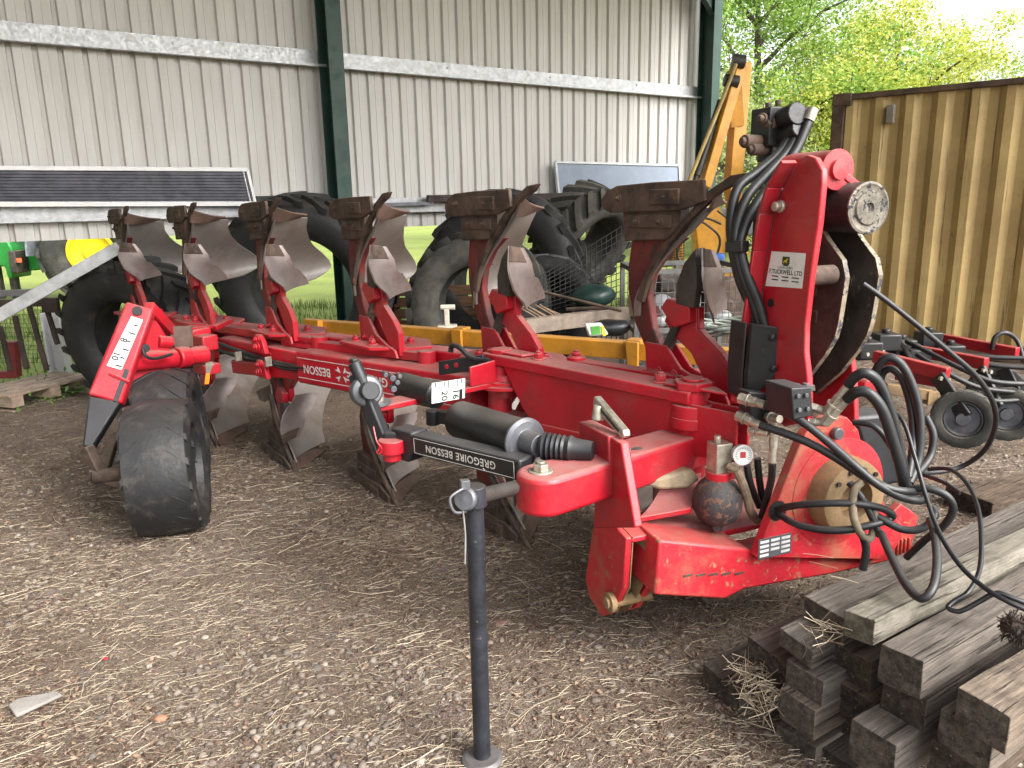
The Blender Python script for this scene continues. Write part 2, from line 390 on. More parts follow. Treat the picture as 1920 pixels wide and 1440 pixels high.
# --- trees behind the yard
def leafmat(name,a,b_,c_):
    m,nt,b=new_mat(name); q=NT(nt); ge=q.n('ShaderNodeNewGeometry')
    cc=q.cramp(ge.outputs['Random Per Island'],[(0,a),(.5,b_),(1,c_)])
    q.l(cc,b.inputs['Base Color']); b.inputs['Roughness'].default_value=.55; b.inputs['Specular IOR Level'].default_value=.3
    tr=q.n('ShaderNodeBsdfTranslucent'); q.l(cc,tr.inputs['Color'])
    mx=q.n('ShaderNodeMixShader'); mx.inputs[0].default_value=.45; q.l(b.outputs[0],mx.inputs[1]); q.l(tr.outputs[0],mx.inputs[2])
    q.l(mx.outputs[0],nt.nodes['Material Output'].inputs[0]); return m
BARK=surf('bark',(.10,.08,.06),.9,var=.4,vscale=6,bump=.6,bscale=20)
def leaf_quads(mb,c,n,rad,size,rng,flat=.6):
    for _ in range(n):
        while True:
            o=Vec((rng.uniform(-1,1),rng.uniform(-1,1),rng.uniform(-1,1)))
            if o.length<1: break
        p=c+Vec((o.x*rad,o.y*rad,o.z*rad*flat))
        a=Vec((rng.gauss(0,1),rng.gauss(0,1),rng.gauss(0,.6))).normalized(); h=Vec((rng.gauss(0,1),rng.gauss(0,1),rng.gauss(0,1)))
        b=a.cross(h).normalized(); sz=size*rng.uniform(.6,1.4)
        mb.v+=[p,p+a*sz*.5+b*sz*.32,p+a*sz,p+a*sz*.5-b*sz*.32]; k=len(mb.v)-4; mb.f.append((k,k+1,k+2,k+3))
def tree(x,y,h,rad,lm,label,seed,leaves,size=.17,trunk=.28,base=.25,limbs=16):
    rng=random.Random(seed)
    t=thing('broadleaf_tree',label,'tree',(x,y,-.02),'trees beyond the yard')
    o=Vec((x,y,-.02)); mb=MB(); tips=[]
    top=o+Vec((rng.uniform(-.4,.4),rng.uniform(-.4,.4),h*.8))
    path=[o,o+(top-o)*.3+Vec((rng.uniform(-.2,.2),rng.uniform(-.2,.2),0)),o+(top-o)*.65+Vec((rng.uniform(-.4,.4),rng.uniform(-.4,.4),0)),top]
    pc=crom(path,5); mb.tube(path,[trunk*(1-.85*i/15) for i in range(16)],8,5)
    for k in range(limbs):
        f=base+ (1-base)*(k+rng.random())/limbs*.95; st=pc[min(len(pc)-1,int(f*(len(pc)-1)))]
        an=k*2.4+rng.uniform(-.4,.4); ln=rad*(math.sin(math.pi*min(1,.22+.78*(f-base)/(1-base)))*.85+.15)*rng.uniform(.75,1.1)
        e=st+Vec((math.cos(an)*ln,math.sin(an)*ln,ln*rng.uniform(.15,.7)))
        mid=st+(e-st)*.5+Vec((0,0,ln*.12)); mb.tube([st,mid,e],[trunk*.3,trunk*.22,trunk*.16,trunk*.1,trunk*.06],6,4)
        tips+= [mid+(e-mid)*rng.uniform(0,.5),e]
        for _ in range(4):
            e2=st+(e-st)*rng.uniform(.4,.95)+Vec((rng.gauss(0,1),rng.gauss(0,1),rng.gauss(.2,.8)))*ln*.28
            mb.tube([st+(e-st)*.45,e2],trunk*.05,4,1); tips.append(e2)
    tips.append(top)
    mb.build('trunk',BARK,t,fix=False)
    mb=MB(); per=leaves//(len(tips)*3)
    for tp in tips:
        for _ in range(3):
            c=tp+Vec((rng.gauss(0,1),rng.gauss(0,1),rng.gauss(0,.7)))*rad*.17
            leaf_quads(mb,c,int(per*rng.uniform(.5,1.5)),rad*rng.uniform(.12,.24),size,rng,.7)
    mb.build('crown',lm,t,smooth=0,fix=False)
LF1=leafmat('mid_green_leaves',(.07,.15,.025),(.26,.42,.07),(.44,.56,.15))
LF2=leafmat('lime_yellow_leaves',(.20,.28,.035),(.54,.58,.10),(.70,.68,.20))
LF3=leafmat('fresh_green_leaves',(.12,.28,.03),(.21,.42,.05),(.32,.52,.08))
LF4=leafmat('pale_willow_leaves',(.24,.31,.10),(.38,.45,.18),(.5,.53,.27))
tree(8.2,26,10.6,4.6,LF1,'tall mid green tree standing beside the shed corner above the yellow boom',1,46000,.105)
tree(12.6,27,7.7,4.2,LF2,'bright lime yellow tree rising behind the container roof',2,56000,.10,base=.15)
tree(16.9,30,7.4,3.2,LF4,'thin pale green tree with open twigs beside the lime tree',3,22000,.10,base=.15)
tree(16.6,20.5,6.3,3.0,LF3,'fresh green tree at the edge of the photo above the container top',4,34000,.095)
tree(5.6,22,5.2,2.7,LF4,'low pale willow like tree under the tall mid green tree',5,26000,.09,base=.08)
tree(10.0,23.5,5.6,2.9,LF2,'small yellow green tree in front of the tall mid green tree',6,30000,.09,base=.08)
tree(3.6,34,8.5,4.2,LF1,'green tree mostly hidden behind the shed wall near its corner',8,9000,.2,base=.1)
# --- sky: broken bright cloud over a hazy spring sky
# ================================================================== PLOUGH
BD=pol(141); BN=Vec((BD.y,-BD.x,0)); BO=Vec((.81,2.70,0))         # beam axis (rearwards), sideways (away), share point of the first body
TD=pol(305); LD=Vec((-TD.y,TD.x,0))                                # travel and throw directions of the bodies
HT=pol(290); HC=Vec((-HT.y,HT.x,0)); HO=Vec((.36,2.2,0))           # headstock: forward, crosswise, origin
def B(x,y,w=0): return Vp(x,y,BO+BN*w,BD)
def HF(x,y,f=0): return Vp(x,y,HO+HT*f,HC)
def HS(x,y,c=0): return Vp(x,y,HO+HC*c,HT)
def hp(f,c,z): return HO+HT*f+HC*c+ZV*z
plough=thing('reversible_plough','large red six furrow reversible plough with black depth wheel, coiled hoses and tall headstock','plough',(-.2,3.2,0))
def lens(a,b,n): return [a+(b-a)*i/(n-1) for i in range(n)]
def interp(tab,h):
    # tab: list of (h, ...) descending
    if h>=tab[0][0]: return tab[0][1:]
    for p,q_ in zip(tab,tab[1:]):
        if q_[0]<=h<=p[0]:
            t=(p[0]-h)/(p[0]-q_[0]); return tuple(a+(b-a)*t for a,b in zip(p[1:],q_[1:]))
    return tab[-1][1:]
SHIN=[(.73,-.145),(.66,-.22),(.60,-.30),(.54,-.37),(.48,-.42),(.40,-.47),(.34,-.49),(.27,-.49)]
TAIL=[(.73,-.41,.295),(.67,-.47,.305),(.60,-.60,.37),(.54,-.74,.455),(.48,-.89,.575),(.42,-1.02,.675),(.36,-1.07,.71),(.31,-1.03,.66),(.26,-.88,.48)]
first=[None]
def body(i,sg):
    # sg +1 the raised row, -1 the row below the beam
    zb=.835-.055*i/5; o=BO+BD*(.885*i)
    def L(x,y,h): return o+TD*(x*1.05)+LD*y+ZV*max(zb+sg*h,.0)
    def prof(pts,y0,y1,mb): return mb.slab([L(x,y0,h) for x,h in pts],LD*(y1-y0))
    C=random.Random(i*7+(sg>0))
    # leg: C-shaped beam
    mb=MB()
    prof([(-.36,.02),(-.45,.14),(-.53,.27),(-.57,.40),(-.57,.50),(-.55,.62),(-.28,.62),(-.37,.56),(-.44,.47),(-.46,.38),(-.43,.26),(-.37,.15),(-.24,.02)],.025,.062,mb)
    leg=mb.build('leg',LEGM,plough,bevel=.006)
    # frog and landside
    mb=MB()
    prof([(-.57,.735),(-.27,.735),(-.27,.65),(-.31,.615),(-.555,.60)],-.012,.035,mb)
    prof([(-.53,.705),(-.31,.705),(-.31,.655),(-.53,.655)],-.022,-.011,mb)
    for x in (-.48,-.36): mb.bolt(L(x,-.022,.68),-LD,.012,.010)
    mb.build('frog',RUSTY,plough,bevel=.005)
    mb=MB()
    prof([(-.675,.748),(-.668,.772),(-.64,.80),(-.585,.818),(-.40,.826),(-.16,.828),(-.15,.755),(-.25,.722),(-.62,.712),(-.655,.725)],-.03,-.013,mb)
    prof([(-.40,.80),(-.26,.80),(-.26,.742),(-.40,.742)],-.04,-.029,mb)
    for x in (-.57,-.33): mb.bolt(L(x,-.03,.77),-LD,.010,.008)
    mb.build('landside',RUSTY,plough,bevel=.004)
    # share point blade along the shin
    mb=MB()
    prof([(.01,.845),(-.06,.838),(-.15,.79),(-.24,.71),(-.33,.625),(-.41,.53),(-.455,.46),(-.49,.37),(-.46,.36),(-.425,.46),(-.38,.535),(-.295,.63),(-.20,.71),(-.10,.785),(-.02,.815)],-.012,.012,mb)
    mb.build('share_point',RUSTY,plough,bevel=.004)
    # share wing
    mb=MB()
    rows=[]
    for u in lens(0,1,5):
        a=Vec((-.10-.05*u,.0,.80-.085*u)); b_=Vec((-.285-.02*u,.265-.055*u,.742-.02*u)); rows.append([L(*(a+(b_-a)*v+Vec((-.01*math.sin(v*3.1),0,-.01*math.sin(v*3.1))))) for v in lens(0,1,6)])
    mb.sheet(rows if sg>0 else rows[::-1],.011); mb.build('share',SHARE,plough,bevel=.002)
    # mouldboard
    mb=MB(); rows=[]
    hs=lens(.73,.27,19)
    for h in hs:
        xs_,=interp(SHIN,h); xt,yt=interp(TAIL,h); r=[]
        for v in lens(0,1,15):
            x=xs_+(xt-xs_)*v; y=.012+yt*(v**1.45)-.02*math.sin(v*math.pi)
            hh=h
            if h<.40: hh=h+(.36-.27)*max(0,(.40-h)/.13)*(.0+abs(v-.55)*.9)**1.5*1.0
            r.append(L(x,y,hh))
        rows.append(r)
    mb.sheet(rows if sg<0 else rows[::-1],.009)
    mo=mb.build('mouldboard',STEEL if sg>0 else STEELB,plough,bevel=0,smooth=50)
    mb=MB()
    for h,v in ((.62,.14),(.52,.12),(.43,.12),(.47,.55)):
        xs_,=interp(SHIN,h); xt,yt=interp(TAIL,h); p=L(xs_+(xt-xs_)*v+.006,.012+yt*v**1.45-.02*math.sin(v*math.pi),h); mb.cyl(p-TD*.004,p+TD*.004-LD*.002,.010,10)
    mb.each('bolt',INK,mo)
    # skimmer: small mouldboard on a cranked arm
    mb=MB(); rows=[]
    SK=[(.575,-.135,-.055,-.17,.05),(.53,-.115,-.075,-.165,.085),(.47,-.105,-.085,-.17,.10),(.42,-.11,-.055,-.19,.145),(.375,-.13,-.01,-.215,.185),(.345,-.15,.04,-.235,.215)]
    for h in lens(.585,.325,9):
        xa,ya,xb,yb=interp([(a,)+tuple(b_) for a,*b_ in SK],h); r=[]
        for v in lens(0,1,7): r.append(L(xa+(xb-xa)*v-.018*math.sin(math.pi*v),ya+(yb-ya)*v-.01*math.sin(math.pi*v),h+.03*(v-.5)*(1 if h<.45 else -.5)))
        rows.append(r)
    mb.sheet(rows if sg<0 else rows[::-1],.008); mb.build('skimmer',SKIM,plough,smooth=50)
    mb=MB(); r2=[[p+TD*.006+LD*.002 for p in r[:6]] for r in rows[:3]]; mb.sheet(r2 if sg<0 else r2[::-1],.006); mb.build('skimmer_plate',RUSTY,plough,bevel=.001)
    mb=MB()
    prof([(-.20,.585),(-.25,.53),(-.285,.45),(-.285,.37),(-.20,.365),(-.19,.45)],-.01,.025,mb)
    mb.build('skimmer_shank',GRIME,plough,bevel=.003)
    mb=MB()
    pr=[(-.31,.405),(-.19,.385),(-.185,.30),(-.08,.225),(-.03,.15),(-.03,.03),(-.13,.03),(-.15,.10),(-.21,.185),(-.29,.255),(-.345,.31)]
    pr=[(x-.03,h-(.02 if h>.2 else 0)) for x,h in pr]
    prof(pr,.03,.05,mb)
    prof([(-.36,.35),(-.33,.39),(-.22,.365),(-.215,.31),(-.29,.28)],-.01,.027,mb)
    # stiffening flange along the front edge
    for a,c_ in zip(pr[1:5],pr[2:6]):
        p,q_=L(a[0],.04,a[1]),L(c_[0],.04,c_[1]); mb.slab([p-LD*.010,q_-LD*.010,q_+LD*.022,p+LD*.022],TD*.012)
    mb.build('skimmer_arm',RED,plough,bevel=.004)
    mb=MB(); mb.bar(L(-.285,.03,.325),L(-.40,.03,.10),.035,.03,up=LD); mb.build('shear_link',GRIME,plough,bevel=.003)
    mb=MB(); prof([(-.455,.20),(-.44,.02),(-.04,.02),(-.06,.06),(-.14,.075),(-.27,.12),(-.345,.20)],.008,.024,mb); prof([(-.455,.20),(-.44,.02),(-.04,.02),(-.06,.06),(-.14,.075),(-.27,.12),(-.345,.20)],.064,.08,mb)
    for x in (-.30,-.38): mb.bolt(L(x,.008,.09),-LD,.014,.010)
    mb.build('leg_foot',RED,plough,bevel=.004)
for i in range(6):
    for sg in (1,-1): body(i,sg)
# ------------------------------------------------------------------ main beam and frame
def zbm(s): return .835-.055*(s/.885)/5
def bp(s,w,z): return BO+BD*s+BN*w+ZV*z
# body frame: mounting plates carrying each pair, joined by the long tube
for i in range(6):
    mb=MB(); s=.885*i+.30; z=zbm(s)
    for dz in (.055,-.055):
        mb.slab([bp(s-.30,.12,z+dz),bp(s-.34,.20,z+dz),bp(s-.18,.34,z+dz),bp(s+.12,.34,z+dz),bp(s+.26,.20,z+dz),bp(s+.20,.03,z+dz),bp(s-.10,-.02,z+dz)],ZV*.018)
    for ds,ww in ((-.18,.2),(.08,.27),(.12,.08),(-.05,.05)):
        mb.bolt(bp(s+ds,ww,z+.074),ZV,.022,.02); mb.bolt(bp(s+ds,ww,z-.056),-ZV,.022,.02)
    mb.build('body_plate',RED,plough,bevel=.004)
mb=MB(); mb.bar(bp(.02,.24,zbm(0)+.005),bp(4.72,.24,zbm(4.72)+.005),.13,.095); mb.build('frame_tube',RED,plough,bevel=.012)
# slanting links on top of the frame
for a,c_ in (((395,612),(600,640)),((540,640),(800,668)),((1080,683),(1372,727))):
    mb=MB(); p=B(a[0],a[1],.10); q_=B(c_[0],c_[1],.10); mb.bar(p,q_,.075,.045); mb.cyl(p-ZV*.05,p+ZV*.035,.04,20); mb.bolt(p+ZV*.035,ZV,.022,.016); mb.cyl(q_-ZV*.05,q_+ZV*.03,.045,20)
    mb.build('control_link',RED,plough,bevel=.006)
# labelled side beam
wl=-.05
a=B(556,688,wl); c_=B(1010,760,wl); c_.z=a.z-.06
a2=B(556,688,wl); e=B(880,744,wl)
mb=MB(); ctr=lambda p: p+BN*.095
mb.bar(ctr(a2),ctr(e),.19,.185); mb.build('side_beam',RED,plough,bevel=.012)
dx=(e-a2).normalized(); nrm=-BN; up=dx.cross(nrm).normalized(); up=up if up.z>0 else -up
def lab(p,u,v): return p+dx*u+up*v+nrm*.0025
mb=MB()
ln=(e-a2).length
text_on(mb,'BESSON',lab(a2,.185,.0),-dx,-up,.066,bold=.02,space=1.02)
text_on(mb,'GREGOIRE',lab(a2,.60,-.0),-dx,-up,.066,bold=.02,space=1.02)
for v in (.055,-.058): mb.slab([lab(a2,.015,v),lab(a2,ln-.05,v),lab(a2,ln-.05,v+.004),lab(a2,.015,v+.004)],nrm*.001)
cx=.40      # four-dart emblem
for k in range(4):
    an=R(45+90*k); d1=Vec((math.cos(an),math.sin(an))); d2=Vec((-d1.y,d1.x))
    pt=lambda r,t: lab(a2,cx+(d1.x*r+d2.x*t)*1.35,(d1.y*r+d2.y*t))
    mb.slab([pt(.012,0),pt(.045,.014),pt(.036,0),pt(.045,-.014)],nrm*.001)
mb.build('lettering',INKW,plough,smooth=0)
# rear pair of links with hoses between
for y0,y1 in (((411,645),(558,675)),((432,688),(558,700))):
    mb=MB(); p=B(*y0,-.02)+BN*.06; q_=B(*y1,-.02)+BN*.06; mb.bar(p,q_,.11,.085); mb.build('parallel_link',RED,plough,bevel=.01)
mb=MB()
for (x,y) in ((483,650),(487,697)):
    p=B(x,y,-.065); mb.slab([p+dx*-.07-up*.03,p+dx*.07-up*.04,p+dx*.05+up*.035,p+dx*.02+up*.07,p-dx*.02+up*.07,p-dx*.06+up*.03],BN*.03); mb.bolt(p-BN*.004,-BN,.02,.014); mb.bolt(p+up*.045+dx*.005-BN*.002,-BN,.016,.012)
mb.each('link_bracket',RED,plough,bevel=.005)
for r_,pts in ((.013,[(400,640),(440,655),(480,668),(520,683),(575,690)]),(.011,[(400,652),(445,668),(490,676),(530,690),(575,694)]),(.010,[(395,646),(430,650),(470,672),(515,678),(560,688)])):
    mb=MB(); mb.tube([B(x,y,-.04) for x,y in pts],r_,8,5); mb.build('hose',HOSE,plough,smooth=60)
mb=MB()
for (x,y) in ((447,668),(503,678)):
    p=B(x,y,-.075); mb.box(p,dx*.008,up*.028,BN*.02)
mb.each('hose_clamp',ZINC,plough,bevel=.002)
# big swinging frame bar with its web
za=.925
A=G(930,668,za); Bq=G(1312,742,za); fx=(Bq-A).normalized(); fn=Vec((fx.y,-fx.x,0))
mb=MB(); mb.bar(A-fx*.03,Bq,.135,.045); 
p0=A+fx*.62+ZV*.0225
mb.slab([A+fx*.92-fn*.03+ZV*.024,A+fx*1.12-fn*.03+ZV*.024,A+fx*1.2+fn*.03+ZV*.024,A+fx*.95+fn*.045+ZV*.024],ZV*.012)
mb.slab([A+fx*.0-fn*.05+ZV*.024,A+fx*.22-fn*.05+ZV*.024,A+fx*.2+fn*.03+ZV*.024,A-fx*.02+fn*.04+ZV*.024],ZV*.012)
mb.build('swing_bar',RED,plough,bevel=.008)
mb=MB(); wb=A+fx*.06-ZV*.022; 
ws=[A+fx*.10,A+fx*1.25,A+fx*1.25-ZV*.17,A+fx*1.02-ZV*.19,A+fx*.86-ZV*.27,A+fx*.34-ZV*.27,A+fx*.22-ZV*.17]
mb.slab([p-ZV*.022-fn*.035 for p in ws],fn*.012); mb.slab([p-ZV*.022+fn*.05 for p in ws],-fn*.012)
mb.bar(A+fx*.86-ZV*.28,A+fx*1.08-ZV*.10,.05,.03); mb.each('swing_bar_web',RED,plough,bevel=.003)
mb=MB(); mb.bar(A+fx*.02-ZV*.27,Bq-ZV*.23,.12,.04); mb.build('lower_swing_bar',RED,plough,bevel=.008)
mb=MB()
for p,rr in ((A+fx*.02,.075),(Bq-fx*.03,.075)):
    mb.cyl(p-ZV*.30,p+ZV*.02,rr*.72,32); mb.cyl(p-ZV*.085,p-ZV*.03,rr,32)
mb.each('pivot_post',RED,plough,bevel=.004)
mb=MB(); p=Bq-fx*.03; mb.cyl(p+ZV*.022,p+ZV*.05,.07,6); mb.cyl(p+ZV*.05,p+ZV*.06,.038,24); mb.cyl(p-ZV*.115,p-ZV*.075,.078,32); 
p=A+fx*.04; mb.cyl(p+ZV*.022,p+ZV*.04,.055,6); mb.bolt(A+fx*.27+ZV*.024,ZV,.02,.022); mb.bolt(A+fx*.90+ZV*.024,ZV,.022,.025)
mb.each('pivot_nut',RED,plough,bevel=.003)
# round turntable under the front of the beam
p=G(945,702,.845)
mb=MB(); mb.lathe(p-ZV*.1,ZV,[(0,.06),(.05,.06),(.05,.13),(.066,.13),(.066,.105),(.082,.105),(.082,.085),(.11,.08),(.11,.0)],36); mb.build('turntable',RED,plough,bevel=.002)
# control arm and scale plate
p=G(945,712,.80); q_=G(708,768,.815); dr=(q_-p).normalized(); sd=Vec((-dr.y,dr.x,0))
mb=MB(); mb.slab([p+sd*.09,p-sd*.09,q_-sd*.045-dr*.02,q_-sd*.03+dr*.05,q_+sd*.03+dr*.05,q_+sd*.045-dr*.02],ZV*.022)
mb.slab([p-dr*.02+sd*.10+ZV*.023,p+dr*.28+sd*.055+ZV*.023,p+dr*.28+sd*.055+ZV*.11,p-dr*.02+sd*.10+ZV*.14],sd*.01)
mb.build('control_arm',RED,plough,bevel=.004)
mb=MB(); mb.cyl(q_+ZV*.024,q_+ZV*.036,.055,28); mb.build('washer',GREYM,plough); mb=MB(); mb.cyl(q_+ZV*.036,q_+ZV*.06,.03,6); mb.build('pivot_bolt',ZINC,plough,bevel=.002)
# scale with figures 16 and 20 (reads upside down from here)
c1=P(810,738,2.78); c2=P(872,728,2.88); hd=(c2-c1).normalized(); dn=(P(810,760,2.78)-c1).normalized(); dn=(dn-hd*dn.dot(hd)).normalized(); nn=hd.cross(-dn).normalized()
if nn.dot(C0-c1)<0: nn=-nn
wd=(c2-c1).length; ht=.078; cc=(c1+c2)/2
mb=MB(); mb.box(cc-nn*.002,hd*wd/2,dn*ht/2,nn*.0018); mb.build('scale_plate',WHITE,plough,bevel=.001)
mb=MB()
for k in range(7):
    u=-wd/2+wd*(.1+.13*k); l_=.028 if k%2 else .018
    mb.slab([cc+hd*(u-.002)-dn*ht/2+nn*.0005,cc+hd*(u+.002)-dn*ht/2+nn*.0005,cc+hd*(u+.002)-dn*(ht/2-l_)+nn*.0005,cc+hd*(u-.002)-dn*(ht/2-l_)+nn*.0005],nn*.0006)
text_on(mb,'20',cc+hd*(-wd*.14)+dn*.016+nn*.001,dn,hd,.040,bold=.02)
text_on(mb,'16',cc+hd*(wd*.20)+dn*.016+nn*.001,dn,hd,.040,bold=.02)
mb.slab([cc+hd*(wd*.36-.006)+dn*0+nn*.0008,cc+hd*(wd*.36+.006)+nn*.0008,cc+hd*(wd*.36+.006)+dn*.037+nn*.0008,cc+hd*(wd*.36-.006)+dn*.037+nn*.0008],nn*.004)
mb.build('scale_marking',INK,plough,smooth=0)
# memory bar with maker's lettering
a=P(758,822,2.80); c_=P(990,878,2.38); dx2=(c_-a).normalized()
n2=Vec((dx2.y,-dx2.x,0)); n2=n2 if n2.dot(C0-a)>0 else -n2; n2.normalize(); up2=dx2.cross(n2).normalized(); up2=up2 if up2.z>0 else -up2
mb=MB(); mb.bar(a,c_,.078,.074); mb.build('memory_bar',BLACKP,plough,bevel=.008)
ln2=(c_-a).length; f0=a+n2*.0395
def lb(u,v,o=0): return f0+dx2*u+up2*v+n2*o
mb=MB(); mb.slab([lb(.10,-.031),lb(ln2-.02,-.031),lb(ln2-.02,.031),lb(.10,.031)],n2*.0008); mb.build('name_strip',INK,plough,smooth=0)
mb=MB()
text_on(mb,'GREGOIRE BESSON',lb(ln2/2+.03,.0,.0012),-dx2,-up2,.038,bold=.014,space=1.08)
gx=lb(ln2/2+.143,-.021,.0012); mb.slab([gx,gx+dx2*.008-up2*.006,gx+dx2*.012-up2*.004,gx+dx2*.004+up2*.002],n2*.0006)
u0,u1,v0=.105,ln2-.025,.0275
for p,q_ in (((u0,v0),(u1,v0)),((u0,-v0),(u1,-v0)),((u0,-v0),(u0,v0)),((u1,-v0),(u1,v0))):
    A_=lb(*p,.0012);B_=lb(*q_,.0012); t_=(B_-A_).normalized(); e_=t_.cross(n2)*.001; mb.slab([A_-e_,B_-e_,B_+e_,A_+e_],n2*.0006)
mb.build('lettering',INKW,plough,smooth=0)
# knuckle at the rear end of the memory bar
k=a-dx2*.02
mb=MB(); mb.slab([lb(-.03,.045),lb(.09,.045),lb(.09,-.03),lb(.06,-.075),lb(-.02,-.075)],-n2*.085)
mb.bar(P(722,832,2.80),P(668,700,2.86),.045,.06); mb.bar(P(722,825,2.80),a,.06,.07); mb.build('knuckle',BLACKP,plough,bevel=.008)
p=P(688,733,2.84); ax=(C0-p).normalized()*.6+Vec((.3,-.4,.1)); ax.normalize()
mb=MB(); mb.lathe(p-ax*.05,ax,[(0,.06),(.05,.062),(.062,.055),(.066,.04),(.066,.0)],28); mb.build('grey_cap',GREYM,plough,bevel=.002)
mb=MB(); mb.cyl(p+ax*.016,p+ax*.07,.035,20); mb.cyl(p+(P(667,690,2.86)-p)*.2,P(664,680,2.86),.026,16); mb.cyl(P(664,680,2.86),P(664,672,2.86),.02,6); mb.build('ball_pin',BLACKP,plough,bevel=.004)
mb=MB(); p=P(735,838,2.76); mb.cyl(p-ZV*.02,p+ZV*.03,.05,28); mb.cyl(p-ZV*.05,p-ZV*.02,.035,28); mb.build('pivot_ring',RED,plough,bevel=.003)
mb=MB(); mb.tube([P(700,800,2.74),P(706,826,2.72),P(712,838,2.72),P(706,850,2.72)],.003,6,4); mb.tube([P(710,832,2.72),P(716,842,2.72),P(711,852,2.72)],.003,6,4); mb.build('spring_clip',RED,plough)
# cluster of small fittings between
mb=MB()
for (x,y,r_) in ((722,702,.010),(735,708,.013),(744,716,.010),(737,728,.013),(748,704,.009)):
    p=P(x,y,3.0); mb.cyl(p-HT*.03,p+HT*.02,r_,10)
mb.each('fitting',GREYM,plough,bevel=.002)
# cylinders
def ram(p,q_,r_,rod,mats,capm):
    d=(q_-p).normalized(); Ln=(q_-p).length
    mb=MB(); mb.lathe(p,d,[(0,r_*.8),(.01,r_),(Ln-.01,r_),(Ln,r_*.96)],36); mb.build('hydraulic_cylinder',BLACK,plough,smooth=40)
    return d
p=P(862,786,2.86); q_=P(982,826,2.50); d=ram(p,q_,.072,None,None,None)
mb=MB(); mb.lathe(q_-d*.002,d,[(0,.079),(.012,.081),(.022,.068),(.022,.042),(.10,.038),(.10,0)],32); mb.build('cylinder_gland',GREYM,plough,bevel=.002)
q2=P(1112,845,2.36); d2=(q2-(q_+d*.1)).normalized(); q1=q_+d*.1
mb=MB(); prf=[(0,.036)]
for k in range(5): prf+=[(.012+.016*k,.050-.0015*k),(.020+.016*k,.038)]
prf+=[(.10,.044),((q2-q1).length-.06,.036),((q2-q1).length,.030)]
mb.lathe(q1,d2,prf,28); mb.build('rubber_boot',BLACKP,plough,smooth=30)
mb=MB(); mb.bar(p+d*.02,P(822,780,2.95),.04,.05); mb.cyl(P(812,782,2.95)-ZV*.03,P(812,782,2.95)+ZV*.03,.028,20); mb.build('cylinder_eye',BLACK,plough,bevel=.004)
p=P(752,722,3.16); q_=P(822,742,3.0); mb=MB(); mb.lathe(p,q_-p,[(0,.05),(.012,.056),((q_-p).length-.01,.056),((q_-p).length,.04)],32); mb.build('hydraulic_cylinder',BLACK,plough,smooth=40)
# black drilled strap with lever
p=B(822,690,-.10);q_=B(905,676,-.10); mb=MB(); u_=(q_-p).normalized(); mb.slab([p-ZV*.035,q_-ZV*.04,q_+ZV*.025,p+ZV*.03],BN*.02); mb.build('drilled_strap',BLACKP,plough,bevel=.003)
mb=MB()
for t in (.2,.42): c=p+(q_-p)*t-BN*.001; mb.cyl(c,c-BN*.003,.011,12)
mb.each('bolt',RED,plough)
mb=MB(); mb.tube([B(845,660,-.05),B(848,648,-.05),B(862,652,-.07),B(885,672,-.1),B(918,676,-.1)],.012,8,4); mb.build('lever',BLACKP,plough)
# ------------------------------------------------------------------ headstock
def hfs(px,f): return [HF(x,y,f) for x,y in px]
def hss(px,c): return [HS(x,y,c) for x,y in px]
# swing arm with rounded end, bolted through
L1=P(1005,922,2.25); R1=P(1330,838,2.74)
ax=(R1-L1); ax.z=0; ax.normalize(); sx=Vec((ax.y,-ax.x,0))
mb=MB(); out=[]
for k in range(13):
    t=math.pi*k/12; out.append(L1+ax*(.03-.085*math.sin(t))+sx*(.085*math.cos(t)))
out=[out[0]]+out[1:-1]+[out[-1]]
Lg=(R1-L1).length
ring=out+[L1+ax*Lg-sx*.075,L1+ax*Lg+sx*.075]
mb.slab([p-ZV*.062 for p in ring],ZV*.124); mb.build('swing_arm',RED,plough,bevel=.016,seg=3)
mb=MB(); p=L1+ax*.02+ZV*.062; mb.bolt(p,ZV,.026,.022); mb.build('pivot_bolt',ZINC,plough,bevel=.002)
mb=MB(); p=L1+ax*.36+ZV*.062; mb.bolt(p,ZV,.026,.02); mb.build('pivot_bolt',ZINC,plough,bevel=.002)
# clevis for the lower link
cl=[(1112,984),(1150,985),(1174,1010),(1168,1105),(1145,1150),(1126,1156),(1104,1118),(1097,1085)]
mb=MB(); A_=hss(cl,.02); mb.slab(A_,HC*.022); mb.slab([p+HC*.095 for p in A_],HC*.024)
top=[A_[0],A_[1],A_[2]]
mb.slab([A_[1]+HC*.022,A_[2]+HC*.022,A_[2]+HC*.095,A_[1]+HC*.095],-ZV*.02)
mb.slab([A_[0]+HC*.022,A_[1]+HC*.022,A_[1]+HC*.095,A_[0]+HC*.095],-ZV*.02)
mb.slab([A_[0]+HC*.022+HT*.02,A_[0]+HC*.095+HT*.02,A_[0]+HC*.095+HT*.02-ZV*.15,A_[0]+HC*.022+HT*.02-ZV*.15],-HT*.02)
mb.build('clevis',REDC,plough,bevel=.005)
mb=MB(); q0=[p+HC*.0235 for p in A_]; mb.slab([q0[0]+HT*.03,q0[0]+HT*.03+HC*.07,q0[7]+HT*.04+HC*.07,q0[7]+HT*.04],HT*.008); mb.slab([p+HC*.0005 for p in q0],HC*.003); mb.slab([p+HC*.048 for p in q0],HC*.003); mb.build('clevis_lining',BROWNR,plough)
pc=HS(1150,1128,.02)+HT*.0
mb=MB(); mb.cyl(pc-HC*.03,pc+HC*.14,.020,24); mb.cyl(pc-HC*.02,pc+HC*.0,.034,24); mb.build('link_pin',BROWNR,plough,bevel=.002)
